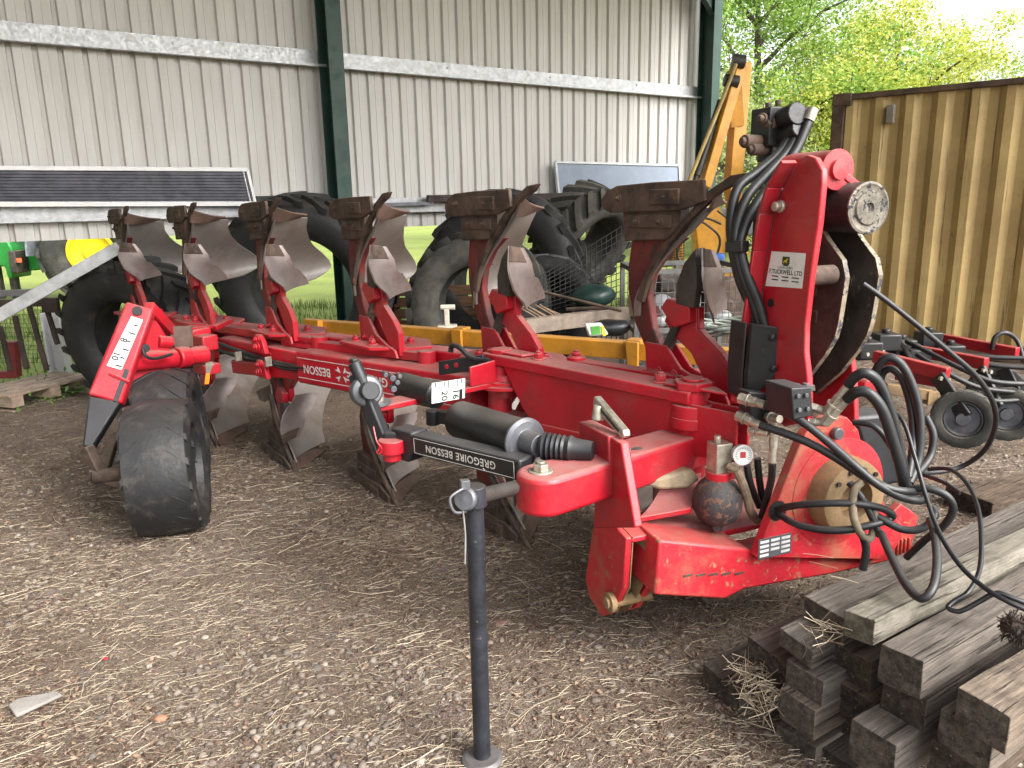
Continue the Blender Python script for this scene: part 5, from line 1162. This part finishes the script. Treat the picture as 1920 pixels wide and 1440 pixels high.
for (p,q_,lb) in (((478,374),(574,372),'black steel bar resting on the rail beside the radiator panel'),((800,372),(1052,369),'long dark brown plank resting on the rail left of the blue grey panel')):
    A_=wq([(p[0],p[1]-6),(q_[0],q_[1]-7),(q_[0]+1,q_[1]+6),(p[0]-2,p[1]+7)],.16); mb=MB(); mb.slab(A_,WN*.06); tag(mb.build('steel_bar' if p[0]<600 else 'plank',surf('bar_black',(.012,.011,.012),.6,bump=.1) if p[0]<600 else surf('plank_brown',(.035,.02,.018),.7,bump=.2),bevel=.003),lb,'bar' if p[0]<600 else 'plank')
mb=MB(); A_=wq([(694,381),(812,378),(812,384),(694,387)],.17); mb.slab(A_,WN*.03); tag(mb.build('metal_rod',GREYM),'thin grey rod lying on the rail right of the green column','rod')
# ------------------------------------------------------------------ left side: trough, gutter, pallet, hurdle, tractor
mb=MB(); p=P(-60,625,5.6); q_=P(226,462,5.95)
d_=(q_-p).normalized(); nrm_=d_.cross(ZV).normalized(); upv=nrm_.cross(d_)
sec=[(-.045,.04),(-.036,.04),(-.036,-.03),(.036,-.03),(.036,.04),(.045,.04),(.045,-.04),(-.045,-.04)]
mb.slab([p+upv*a_+nrm_*-b_ for a_,b_ in sec],q_-p); tag(mb.build('metal_channel',GALV,bevel=.003),'long bright metal channel leaning up to the right at the left edge','channel')
mb=MB(); bx=G(120,727,0); xr=P(138,700,bx.y).x-P(103,700,bx.y).x; zt2=P(120,586,bx.y).z
sec=[(-.5,-.35),(.5,-.35),(.5,.45),(.40,.45),(.40,-.27),(-.40,-.27),(-.40,.45),(-.5,.45)]
mb.slab([bx+Vec((a_*xr,-b_*xr*.8*0+ (-b_)*.12,0)) for a_,b_ in sec],ZV*zt2); tr_=tag(mb.build('metal_trough',ALU,bevel=.003),'upright aluminium trough section standing on end beside the big left tyre','trough')
PW=surf('pallet_wood',(.36,.27,.20),.85,var=.3,vscale=6,stain=(.14,.10,.08),stscale=5,stamt=.5,bump=.4,bscale=50)
pl=thing('wooden_pallet','weathered wooden pallet lying flat at the left edge','pallet',G(20,745,0))
pz=.15; o_=G(98,700,pz); xd=(G(0,742,pz)-G(82,722,pz)); xd.z=0; xd.normalize(); yd=Vec((xd.y,-xd.x,0)); yd=yd if yd.y<0 else -yd
for k in range(5):
    c=o_+yd*(.02+.105*k); mb=MB(); mb.slab([c,c+xd*.8,c+xd*.8+yd*.085,c+yd*.085],ZV*.02); mb.build('deck_board',PW,pl,bevel=.003)
for k in range(3):
    c=o_+xd*(.0+.34*k)+yd*.02; mb=MB(); mb.slab([c-ZV*.09,c+xd*.1-ZV*.09,c+xd*.1+yd*.5-ZV*.09,c+yd*.5-ZV*.09],ZV*.088); mb.build('bearer',PW,pl,bevel=.003)
    mb=MB(); mb.slab([c-ZV*.135,c+xd*.1-ZV*.135,c+xd*.1+yd*.5-ZV*.135,c+yd*.5-ZV*.135],ZV*.02); mb.build('base_board',PW,pl,bevel=.003)
mb=MB(); p=G(28,706,.17); mb.bar(p,P(22,640,p.y),.085,.085,up=(0,1,0)); mb.bar(p+Vec((-.3,-.05,.03)),p+Vec((.03,0,.02)),.07,.06); tag(mb.build('red_post',surf('rust_red_post',(.16,.02,.018),.7,var=.3,bump=.2),bevel=.005),'short dark red steel post standing on the pallet','post')
hd_=thing('steel_hurdle','dark rusty steel hurdle with slanting bars leaning at the left edge','hurdle',G(60,690,0))
DKR=surf('dark_rusty_bar',(.035,.022,.017),.75,var=.4,bump=.2)
Yh=6.35
mb=MB(); mb.bar(P(-60,572,Yh),P(108,566,Yh),.05,.06); mb.bar(P(80,572,Yh-.05),P(110,572,Yh-.05),.05,.12); mb.each('top_rail',DKR,hd_,bevel=.004)
mb=MB(); mb.bar(P(-60,552,Yh+.1),P(60,548,Yh+.1),.05,.05); mb.build('top_rail',surf('grey_rail',(.12,.12,.12),.6,bump=.1),hd_,bevel=.004)
for (x,y,x2,y2) in ((-40,600,-16,700),(0,612,20,695),(28,592,50,692),(55,575,88,695),(88,580,108,645)):
    mb=MB(); mb.bar(P(x,y,Yh),P(x2,y2,Yh-.1),.035,.03,up=(0,1,0)); mb.build('slanting_bar',DKR,hd_,bevel=.003)
mesh_panel('wire_netting','thin wire netting behind the slanting hurdle bars at the left edge',P(-60,680,7.3),P(96,680,7.3),P(96,565,7.3),P(-60,565,7.3),18,14,.002)
# green tractor far left
TGN=surf('tractor_green',(.018,.21,.035),.35,var=.12,bump=.05); TYL=surf('hub_yellow',(.80,.60,.02),.4,var=.1,bump=.05)
Yt=14.5
tr=thing('green_tractor','green tractor with yellow wheel hub parked on the grass beyond the shed wall','tractor',Vec((P(90,500,Yt).x,Yt,0)))
wcx=P(176,478,Yt); Rw=.86; wcc=Vec((wcx.x,Yt,Rw)); axw=Vec((.25,-.96,0)).normalized()
w1=bpy.data.objects.new('rear_wheel',None); COL.objects.link(w1); w1.parent=tr
mb=MB(); tyre_mesh(mb,wcc,axw,Rw,.40,.5,20,.05,.07,48); mb.build('tyre',TYRED,w1,smooth=40,fix=False)
mb=MB(); mb.lathe(wcc,axw,[(-.1,.41),(.20,.41),(.21,.36),(.14,.32),(.10,.16),(.16,.14),(.16,0)],40); mb.build('rim',TYL,w1,smooth=40)
mb=MB(); 
def tp3(x,y,dy=0): return P(x,y,Yt+dy)
mb.slab([tp3(48,450),tp3(84,452),tp3(80,506),tp3(54,508)],Vec((0,.8,0))); mb.slab([tp3(-60,452),tp3(14,452),tp3(24,470),tp3(24,522),tp3(14,522),tp3(8,500),tp3(-60,500)],Vec((0,.6,0)))
mb.box(tp3(20,440)+Vec((0,.5,.5)),Vec((1.1,0,0)),Vec((0,.4,0)),ZV*.45); mb.each('bodywork',TGN,tr,bevel=.03)
mb=MB(); rows=[]
for k in range(9):
    t=R(95+11*k); rows.append([wcc+Vec((math.cos(t)*Rw*1.12-.05,dy,math.sin(t)*Rw*1.12)) for dy in (-.35,.3)])
mb.sheet(rows,.03); mb.build('mudguard',surf('grey_mudguard',(.28,.31,.36),.4,bump=.03),tr,smooth=50)
mb=MB(); mb.box(tp3(36,490,-.1),Vec((.065,0,0)),Vec((0,.2,0)),ZV*.2); mb.box(tp3(38,465,.9),Vec((.3,0,0)),Vec((0,.3,0)),ZV*.3); mb.each('engine_block',GRIME,tr,bevel=.02)
mb=MB(); mb.box(tp3(36,488,-.31),Vec((.045,0,0)),Vec((0,.005,0)),ZV*.04); mb.build('warning_label',surf('label_orange',(.7,.12,.05),.5,bump=0),tr,smooth=0)
mb=MB(); 
for k in range(2): mb.bar(Vec((tp3(10,500).x-.3*k,Yt+.2,0)),Vec((tp3(10,500).x-.3*k,Yt+.2,.9)),.12,.12,up=(0,1,0))
mb.each('support_leg',GRIME,tr)
# ================================================================== TIMBER STACK
TDR=Vec((.842,.54,0)).normalized(); TW=Vec((TDR.y,-TDR.x,0))      # along the timbers / across the end faces
TB0=G(1345,1330,0)
def TP(x,y,o=0): return Vp(x,y,TB0+TDR*o,TW)
def wood(name,a,b_,seed):
    m,nt,bs=new_mat(name); q=NT(nt)
    mp=q.n('ShaderNodeMapping'); mp.inputs['Rotation'].default_value=(0,0,-math.atan2(TDR.y,TDR.x)); mp.inputs['Location'].default_value=(seed,seed*.7,0)
    tc=q.n('ShaderNodeTexCoord'); q.l(tc.outputs['Object'],mp.inputs[0])
    gr=q.noise(9,8,.75,vec=mp.outputs[0],stretch=(.6,9,9)); big=q.noise(3,5,.7,vec=mp.outputs[0]); fine=q.noise(120,3,.8,vec=mp.outputs[0])
    oi=q.n('ShaderNodeObjectInfo'); vv=q.ramp(oi.outputs['Random'],0,1,.92,1.4); c=q.mix(q.ramp(gr,.3,.72),a,b_); hsv=q.n('ShaderNodeHueSaturation'); q.l(c,hsv.inputs['Color']); q.l(vv,hsv.inputs['Value']); q.l(q.ramp(oi.outputs['Random'],.2,.8,.8,1.25),hsv.inputs['Saturation']); c=hsv.outputs[0]; ck=q.noise(7,4,.6,vec=mp.outputs[0],stretch=(.35,11,11)); c=q.mix(q.ramp(ck,.60,.63,0,.8),c,(.02,.015,.012)); c=q.mix(q.math('MULTIPLY',q.ramp(big,.48,.66),.65),c,tuple(x*.42 for x in a)); c=q.mix(q.ramp(fine,.62,.72,0,.45),c,(.34,.29,.23))
    ge=q.n('ShaderNodeNewGeometry'); vm=q.n('ShaderNodeVectorMath',operation='DOT_PRODUCT'); q.l(ge.outputs['Normal'],vm.inputs[0]); vm.inputs[1].default_value=tuple(TDR)
    eg=q.ramp(q.math('ABSOLUTE',vm.outputs['Value']),.75,.92); rings=q.noise(26,5,.8,vec=mp.outputs[0]); ec=q.mix(q.ramp(rings,.35,.7),tuple(x*.45 for x in a),tuple(x*.62 for x in b_)); ec=q.mix(q.ramp(q.noise(70,3,.8,vec=mp.outputs[0]),.6,.7,0,.6),ec,(.30,.25,.19)); c=q.mix(eg,c,ec)
    q.l(c,bs.inputs['Base Color']); bs.inputs['Roughness'].default_value=.9; bs.inputs['Specular IOR Level'].default_value=.25
    h=q.math('ADD',q.math('MULTIPLY',gr,1.2),q.math('SUBTRACT',q.math('MULTIPLY',fine,.5),q.ramp(ck,.58,.64,0,1.5))); q.l(q.bump(h,.7,.009),bs.inputs['Normal']); return m
WA=wood('timber_brown_grey',(.085,.069,.056),(.21,.175,.145),1.0); WB=wood('timber_dark',(.052,.040,.032),(.13,.102,.08),4.2); WC=wood('timber_pale',(.165,.145,.11),(.31,.28,.215),8.1)
def sleeper(tl,tr,h,o,ln,mat,label,seed):
    a=TP(*tl,o); b_=TP(*tr,o); w_=(b_-a); rg=random.Random(seed)
    if a.z-h<.0: h=max(.03,a.z-.0)
    n=14; mb=MB(); rows=[]
    yaw=rg.uniform(-.02,.02); dr=(TDR+TW*yaw).normalized()
    per=[]
    K=5
    for k in range(K): per.append((k/(K-1),0))
    for k in range(1,K): per.append((1,k/(K-1)))
    for k in range(1,K): per.append((1-k/(K-1),1))
    for k in range(1,K-1): per.append((0,1-k/(K-1)))
    m_=len(per)
    for j in range(n+1):
        t=j/n; c=a+dr*(ln*t)
        for (u,v) in per:
            uu=u; vv=v
            p=c+w_*uu-ZV*h*vv
            d=noise.noise(Vec((p.x*5+seed*3,p.y*5,p.z*5)))*.004+noise.noise(Vec((p.x*22,p.y*22+seed,p.z*22)))*.0018
            cu=Vec(w_)*(u-.5)-ZV*h*(v-.5)
            edge=1.0
            if u in (0,1) and v in (0,1): edge=.996-.006*rg.random()
            p=c+w_*.5-ZV*h*.5+cu*edge+cu.normalized()*d
            if j==0: p+=dr*(.002*noise.noise(p*30))
            mb.v.append(p)
    for j in range(n):
        for i in range(m_):
            mb.f.append((j*m_+i,j*m_+(i+1)%m_,(j+1)*m_+(i+1)%m_,(j+1)*m_+i))
    # end faces as grids
    for j,fl in ((0,1),(n,0)):
        base=len(mb.v); dd=dr if j==0 else -dr
        ring=[mb.v[j*m_+i].copy() for i in range(m_)]
        c=sum(ring,Vec((0,0,0)))/m_; inn=[r.lerp(c,.45)+dd*.004*noise.noise(r*40) for r in ring]; mb.v+=inn; mb.v.append(c+dd*.002)
        for i in range(m_):
            q_=(j*m_+i,j*m_+(i+1)%m_,base+(i+1)%m_,base+i); mb.f.append(q_ if fl else q_[::-1]); mb.f.append((base+i,base+(i+1)%m_,base+m_) if fl else (base+(i+1)%m_,base+i,base+m_))
    return tag(mb.build('timber_sleeper',mat,bevel=.0025,smooth=28),label,'timber','reclaimed timbers in the stack')
S=sleeper
S((1318,1243),(1388,1300),.13,.0,.9,WB,'short dark timber end on the ground at the left foot of the stack',1)
S((1402,1193),(1474,1246),.075,.03,1.2,WB,'dark timber with white spots on its end at the upper left of the stack',2)
S((1396,1252),(1446,1296),.10,.06,1.2,WB,'dark timber end half covered by the straw tuft',3)
S((1462,1176),(1524,1222),.055,.0,1.0,WA,'thin pale faced timber end below the second longest timber',4)
S((1508,1117),(1583,1160),.10,.10,2.3,WA,'long grey timber lying behind the lichen stained top timber',5)
S((1583,1144),(1642,1163),.075,.02,2.4,WC,'pale lichen stained timber lying topmost on the stack',6)
S((1560,1203),(1634,1243),.125,.10,1.9,WB,'timber end with splintered face directly under the lichen stained timber',7)
S((1474,1236),(1545,1279),.085,.0,1.5,WA,'timber end in the third tier left of the dark flat faced end',8)
S((1463,1290),(1530,1334),.095,-.03,1.5,WA,'squarest timber end low on the left side of the stack with a bright chip',9)
S((1568,1275),(1654,1326),.10,.08,1.6,WB,'dark smooth timber end recessed in the middle of the stack',10)
S((1652,1206),(1733,1240),.105,.0,2.0,WA,'broad brown timber with a long straw lying on its top',11)
S((1656,1272),(1738,1316),.09,.05,1.8,WB,'dark timber end under the broad brown timber',12)
S((1596,1346),(1682,1398),.12,-.05,1.6,WA,'big brown timber nearest the bottom edge with a split pale corner',13)
S((1455,1357),(1532,1402),.09,.02,1.4,WA,'low grey timber with a cut groove at the lower left of the stack',14)
S((1797,1289),(1894,1346),.095,.0,1.6,WA,'thick clean edged timber on top of the right hand pile',15)
S((1764,1328),(1862,1392),.09,.02,1.6,WA,'second timber down in the right hand pile',16)
S((1745,1384),(1836,1440),.09,.03,1.6,WB,'third timber down in the right hand pile at the bottom edge',17)
S((1538,1398),(1606,1440),.07,.05,1.4,WB,'dark timber end at the bottom edge left of the big brown timber',18)
S((1580,1340),(1625,1352),.06,.12,1.2,WB,'dark timber sunk between the recessed end and the big brown timber',19)
S((1640,1165),(1690,1195),.08,.35,1.8,WA,'grey timber partly hidden behind the broad brown timber',20)
c=G(1856,986,.0); mb=MB(); mb.slab([c,c+Vec((.9,.28,0)),c+Vec((.9,.28,.12)),c+Vec((0,0,.12))],Vec((-.1,.24,0))); tag(mb.build('timber_sleeper',WB,bevel=.006),'single brown timber lying apart on the ground at the right edge','timber')
# rotten root end with straw on the right pile
RB=surf('rotten_wood',(.035,.022,.015),.95,var=.6,vscale=12,bump=1,bscale=30)
mb=MB(); c=TP(1908,1180,.12); rr_=random.Random(3); mb.sphere(c,1,20,14,(.032,.032,.026))
for v in mb.v: d=(v-c); v+=d*(.4*noise.noise(d*40))
for _ in range(420):
    d=Vec((rr_.gauss(0,1),rr_.gauss(0,1),rr_.gauss(0,.8))).normalized(); p=c+d*rr_.uniform(.018,.034); t=(d+Vec((rr_.gauss(0,.8),rr_.gauss(0,.8),rr_.gauss(0,.8)))).normalized()
    mb.tube([p,p+t*rr_.uniform(.006,.02)],rr_.uniform(.0008,.002),4,1)
tag(mb.build('rotten_root',RB,smooth=40,fix=False),'dark crumbling root lump resting on the timbers at the right edge','root')
# ================================================================== GROUND LITTER
def simple_rand(name,stops,rough=.8,bump=0,spec=.3):
    m,nt,b=new_mat(name); q=NT(nt); ge=q.n('ShaderNodeNewGeometry')
    c=q.cramp(ge.outputs['Random Per Island'],stops)
    if bump:
        n_=q.noise(bump,4,.7); c=q.mix(q.ramp(n_,.35,.7,0,.4),c,(.12,.10,.08))
    q.l(c,b.inputs['Base Color']); b.inputs['Roughness'].default_value=rough; b.inputs['Specular IOR Level'].default_value=spec; return m
STRAW=simple_rand('straw',[(0,(.11,.082,.058)),(.35,(.21,.165,.115)),(.7,(.35,.285,.20)),(1,(.52,.44,.32))],.6)
rg=random.Random(5)
def in_view(x,y,z=0):
    d=Vec((x,y,z))-C0; w_=d.dot(CF)
    if w_<.5: return False
    return abs(d.dot(CR)/w_)<1.0 and -.8<d.dot(CU)/w_<.7
def straw_piece(mb,x,y,ln,w_,an,lift,z0=None,pitch=0,hf=hgt):
    z=(hf(x,y) if z0 is None else z0)+lift; d=Vec((math.cos(an),math.sin(an),pitch)); sd=Vec((-d.y,d.x,0)); bend=rg.gauss(0,.10)*ln
    k=len(mb.v)
    for t in (-.5,0,.5):
        c=Vec((x,y,z))+d*(ln*t)+sd*(bend*(1-4*t*t)); 
        if z0 is None and pitch==0: c.z=hf(c.x,c.y)+lift+(.006 if t==0 else 0)*min(1,ln*8)*rg.random()
        mb.v+=[c+sd*w_*.5,c-sd*w_*.5,c+Vec((0,0,w_*.8))]
    for j in (0,3):
        mb.f+=[(k+j,k+j+2,k+j+5,k+j+3),(k+j+2,k+j+1,k+j+4,k+j+5)]
mb=MB(); cnt=0
def dens(x,y): return .55+.75*noise.noise((x*.8,y*.8,4.4))+.5*noise.noise((x*2.6,y*2.6,9.1))
while cnt<56000:
    y=1.6+ (rg.random()**1.35)*5.6; x=rg.uniform(-1,1)*(y+.6)+0
    if not in_view(x,y) or not in_yard(x,y): continue
    dn=dens(x,y)+(.5 if 2.6<y<5 and x<.3 else 0)
    if rg.random()>dn: continue
    long_=rg.random()
    ln=rg.uniform(.006,.03) if long_<.66 else (rg.uniform(.03,.075) if long_<.978 else rg.uniform(.09,.24))
    an=rg.gauss(.35,.55) if rg.random()<.6 else rg.uniform(0,6.28)
    straw_piece(mb,x,y,ln,rg.uniform(.0007,.0019) if ln<.11 else rg.uniform(.0014,.0026),an,.001+rg.random()*.008); cnt+=1
tag(mb.build('straw_litter',STRAW,loc=(0,0,0),smooth=0,fix=False),kind='stuff')
# straw tufts among the timbers
mb=MB()
for (x,y,o,n_,sp) in ((1405,1262,-.02,70,.026),(1428,1318,-.04,45,.026),(1450,1300,-.03,30,.026),(1540,1182,.0,25,.03),(1580,1120,.3,20,.1)):
    c=TP(x,y,o)
    for _ in range(n_):
        p=c+Vec((rg.gauss(0,sp),rg.gauss(0,sp),rg.gauss(0,sp*.5))); straw_piece(mb,p.x,p.y,rg.uniform(.03,.10),.002,rg.uniform(0,6.28),0,z0=max(.02,p.z),pitch=rg.gauss(-.2,.6))
for (p,q_) in ((TP(1700,1228,.10),TP(1745,1195,.1)),): 
    pass
c=TP(1690,1210,.1)+ZV*.004; a_=c; 
mb.tube([c+TDR*.05,c+TDR*.35+TW*.02],.0018,4,1); mb.tube([c+TDR*.12+TW*.03,c+TDR*.5+TW*.08],.0016,4,1)
tag(mb.build('straw_tufts',STRAW,loc=(0,0,0),smooth=0,fix=False),kind='stuff')
# pebbles
PEB=simple_rand('pebbles',[(0,(.08,.066,.058)),(.3,(.15,.125,.108)),(.6,(.20,.16,.13)),(.90,(.24,.21,.18)),(1,(.34,.30,.25))],.75,bump=60)
bm=bmesh.new(); bmesh.ops.create_icosphere(bm,subdivisions=1,radius=1); ico=[v.co.copy() for v in bm.verts]; icf=[[v.index for v in f.verts] for f in bm.faces]; bm.free()
mb=MB(); cnt=0
while cnt<14000:
    y=1.75+(rg.random()**1.5)*3.9; x=rg.uniform(-1,1)*(y+.6)
    if not in_view(x,y) or not in_yard(x,y): continue
    if rg.random()>.45+1.2*noise.noise((x*1.1,y*1.1,21)): continue
    r_=.0022+.015*rg.random()**4.5; z=hgt(x,y)+r_*.12; k=len(mb.v); rt=Matrix.Rotation(rg.uniform(0,6.28),3,'Z'); sc3=Vec((rg.uniform(.8,1.3),rg.uniform(.7,1.1),rg.uniform(.45,.75))); ph=rg.uniform(0,50)
    for v in ico:
        s_=1+.28*noise.noise(v*1.3+Vec((ph,0,0))); mb.v.append(rt@Vec((v.x*sc3.x,v.y*sc3.y,v.z*sc3.z))*r_*s_+Vec((x,y,z)))
    mb.f+=[tuple(i+k for i in f) for f in icf]; cnt+=1
tag(mb.build('pebbles',PEB,loc=(0,0,0),smooth=60,fix=False),kind='stuff')
# dead leaves and bark crumbs
LEAF=simple_rand('dead_leaves',[(0,(.05,.03,.022)),(.4,(.105,.062,.044)),(.75,(.19,.125,.088)),(1,(.31,.225,.155))],.8)
mb=MB(); cnt=0
while cnt<30000:
    y=1.8+(rg.random()**1.2)*4.6; x=rg.uniform(-1,1)*(y+.6)
    if not in_view(x,y) or not in_yard(x,y): continue
    if rg.random()>.22+1.5*max(0,noise.noise((x*.9,y*.9,33))+.12): continue
    s_=rg.uniform(.003,.012); z=hgt(x,y); an=rg.uniform(0,6.28); a_=Vec((math.cos(an),math.sin(an),rg.gauss(0,.25)))*s_; b_=Vec((-math.sin(an),math.cos(an),rg.gauss(0,.25)))*s_*.6; c=Vec((x,y,z+.004+s_*.25)); k=len(mb.v)
    mb.v+=[c-a_,c+b_+Vec((0,0,rg.uniform(-.3,.4)*s_)),c+a_,c-b_+Vec((0,0,rg.uniform(-.3,.4)*s_)),c+Vec((0,0,rg.uniform(-.2,.5)*s_))]
    mb.f+=[(k,k+1,k+4),(k+1,k+2,k+4),(k+2,k+3,k+4),(k+3,k,k+4)]; cnt+=1
tag(mb.build('dead_leaves',LEAF,loc=(0,0,0),smooth=0,fix=False),kind='stuff')
# single stones one notices
def stone(name,label,px,size,mat,seed,cat='stone'):
    c=G(*px,.02); mb=MB(); mb.sphere(c,1,14,9,size)
    for v in mb.v: d=v-c; v+=d*(.35*noise.noise(d*12+Vec((seed,0,0))))
    return tag(mb.build(name,mat,smooth=30),label,cat)
mb=MB(); c=G(64,1328,.03); mb.slab([c+Vec(v) for v in ((-.075,-.01,.012),(-.03,-.045,-.004),(.075,.035,.014),(.05,.05,.018),(-.06,.02,.014))],Vec((0,0,.012))); tag(mb.build('concrete_shard',surf('pale_concrete',(.24,.22,.20),.85,var=.2,bump=.4),bevel=.004),'flat pale concrete shard lying near the lower left corner','shard')
stone('brick_pebble','orange brick pebble in the straw near the bottom left','%s'and(300,1348),(.022,.016,.012),surf('orange_brick',(.38,.17,.10),.8,bump=.3),3,'pebble')
stone('white_pebble','round white pebble near the bottom edge left of centre',(240,1414),(.012,.011,.009),surf('white_stone',(.42,.40,.37),.7,bump=.2),4,'pebble')
mb=MB(); c=G(196,1238,.02); mb.slab([c+Vec(v) for v in ((-.012,-.004,.0),(.0,-.008,.004),(.013,.0,.002),(.004,.009,.006),(-.008,.006,.003))],ZV*.003); tag(mb.build('plastic_scrap',surf('red_scrap',(.55,.03,.04),.4,bump=0)),'tiny bright red plastic scrap on the ground at lower left','scrap')
stone('earth_clod','dull reddish clod behind the foot of the parking stand',(938,1170),(.03,.028,.014),surf('red_clod',(.22,.12,.10),.9,var=.3,bump=.4),7,'clod')
# ================================================================== WEEDS AND GRASS
GR=simple_rand('grass_blades',[(0,(.05,.10,.015)),(.5,(.11,.18,.03)),(.8,(.21,.24,.07)),(1,(.33,.28,.14))],.6)
mb=MB()
def blade(mb,x,y,h,w_,z0=0):
    an=rg.uniform(0,6.28); ln=rg.uniform(.15,.6)*h; d=Vec((math.cos(an),math.sin(an),0)); sd=Vec((-d.y,d.x,0)); k=len(mb.v)
    mb.v+=[Vec((x,y,z0))-sd*w_,Vec((x,y,z0))+sd*w_,Vec((x,y,z0+h*.55))+d*ln*.35+sd*w_*.8,Vec((x,y,z0+h*.55))+d*ln*.35-sd*w_*.8,Vec((x,y,z0+h))+d*ln]
    mb.f+=[(k,k+1,k+2,k+3),(k+3,k+2,k+4)]
cnt=0
while cnt<16000:
    x=rg.uniform(-8,4); y=rg.uniform(5.2,13)
    if in_yard(x,y) or not in_view(x,y): continue
    if rg.random()>.5+noise.noise((x*1.3,y*1.3,50)): continue
    blade(mb,x,y,rg.uniform(.04,.16)*(.5 if y<8 else 1),rg.uniform(.003,.007),-.02); cnt+=1
tag(mb.build('grass_tufts',GR,loc=(0,0,0),smooth=0,fix=False),kind='stuff')
WEED=simple_rand('weed_leaves',[(0,(.05,.12,.02)),(.5,(.10,.21,.03)),(1,(.20,.32,.06))],.55)
mb=MB()
for (x,y,n_,r_,hh) in ((110,742,150,.16,.16),(150,700,110,.14,.2),(16,770,90,.12,.14),(135,745,80,.12,.12),(95,755,60,.1,.1),(160,730,60,.1,.1),(60,765,50,.14,.06)):
    c=G(x,y,0)
    for _ in range(n_):
        p=c+Vec((rg.gauss(0,r_),rg.gauss(0,r_*.6),abs(rg.gauss(0,hh*.6)))); a_=Vec((rg.gauss(0,1),rg.gauss(0,1),rg.gauss(.3,.5))).normalized(); b_=a_.cross(Vec((rg.gauss(0,1),rg.gauss(0,1),2))).normalized(); s_=rg.uniform(.03,.07); k=len(mb.v)
        mb.v+=[p,p+a_*s_*.5+b_*s_*.22,p+a_*s_,p+a_*s_*.5-b_*s_*.22]; mb.f.append((k,k+1,k+2,k+3))
tag(mb.build('weeds',WEED,loc=(0,0,0),smooth=0,fix=False),kind='stuff')
SKYS=.15; SUNE=1.0; EXPO=1.82
# ================================================================== LIGHT
SUN_EL=40; SUN_AZ=128      # azimuth from +Y towards +X : veiled sun over the photographer's right shoulder
w=bpy.data.worlds.new('World'); scn.world=w; w.use_nodes=True; nt=w.node_tree; q=NT(nt); bg=nt.nodes['Background']
sky=q.n('ShaderNodeTexSky',sky_type='NISHITA'); sky.sun_disc=False; sky.sun_elevation=R(SUN_EL); sky.sun_rotation=R(SUN_AZ); sky.air_density=1.2; sky.dust_density=4; sky.ozone_density=1
hs=q.n('ShaderNodeHueSaturation'); hs.inputs['Saturation'].default_value=.25; q.l(sky.outputs[0],hs.inputs['Color'])
q.l(hs.outputs[0],bg.inputs['Color']); bg.inputs['Strength'].default_value=SKYS
l=bpy.data.lights.new('sun','SUN'); l.energy=SUNE; l.angle=R(34); l.color=(1,.97,.93)
so=bpy.data.objects.new('sun',l); COL.objects.link(so)
dv=Vec((math.sin(R(SUN_AZ))*math.cos(R(SUN_EL)),math.cos(R(SUN_AZ))*math.cos(R(SUN_EL)),math.sin(R(SUN_EL))))
so.rotation_euler=dv.to_track_quat('Z','Y').to_euler(); so.location=(0,0,20)
vs_=scn.view_settings; scn.display_settings.display_device='sRGB'; vs_.view_transform='Standard'; vs_.look='None'; vs_.gamma=1; vs_.exposure=EXPO; vs_.use_curve_mapping=False
cy=scn.cycles; cy.use_denoising=True; cy.max_bounces=8; cy.diffuse_bounces=4; cy.glossy_bounces=4; cy.transmission_bounces=4; cy.sample_clamp_indirect=6; cy.caustics_reflective=False; cy.caustics_refractive=False; cy.use_adaptive_sampling=True
try: cy.denoiser='OPENIMAGEDENOISE'; cy.denoising_input_passes='RGB_ALBEDO_NORMAL'
except Exception: pass
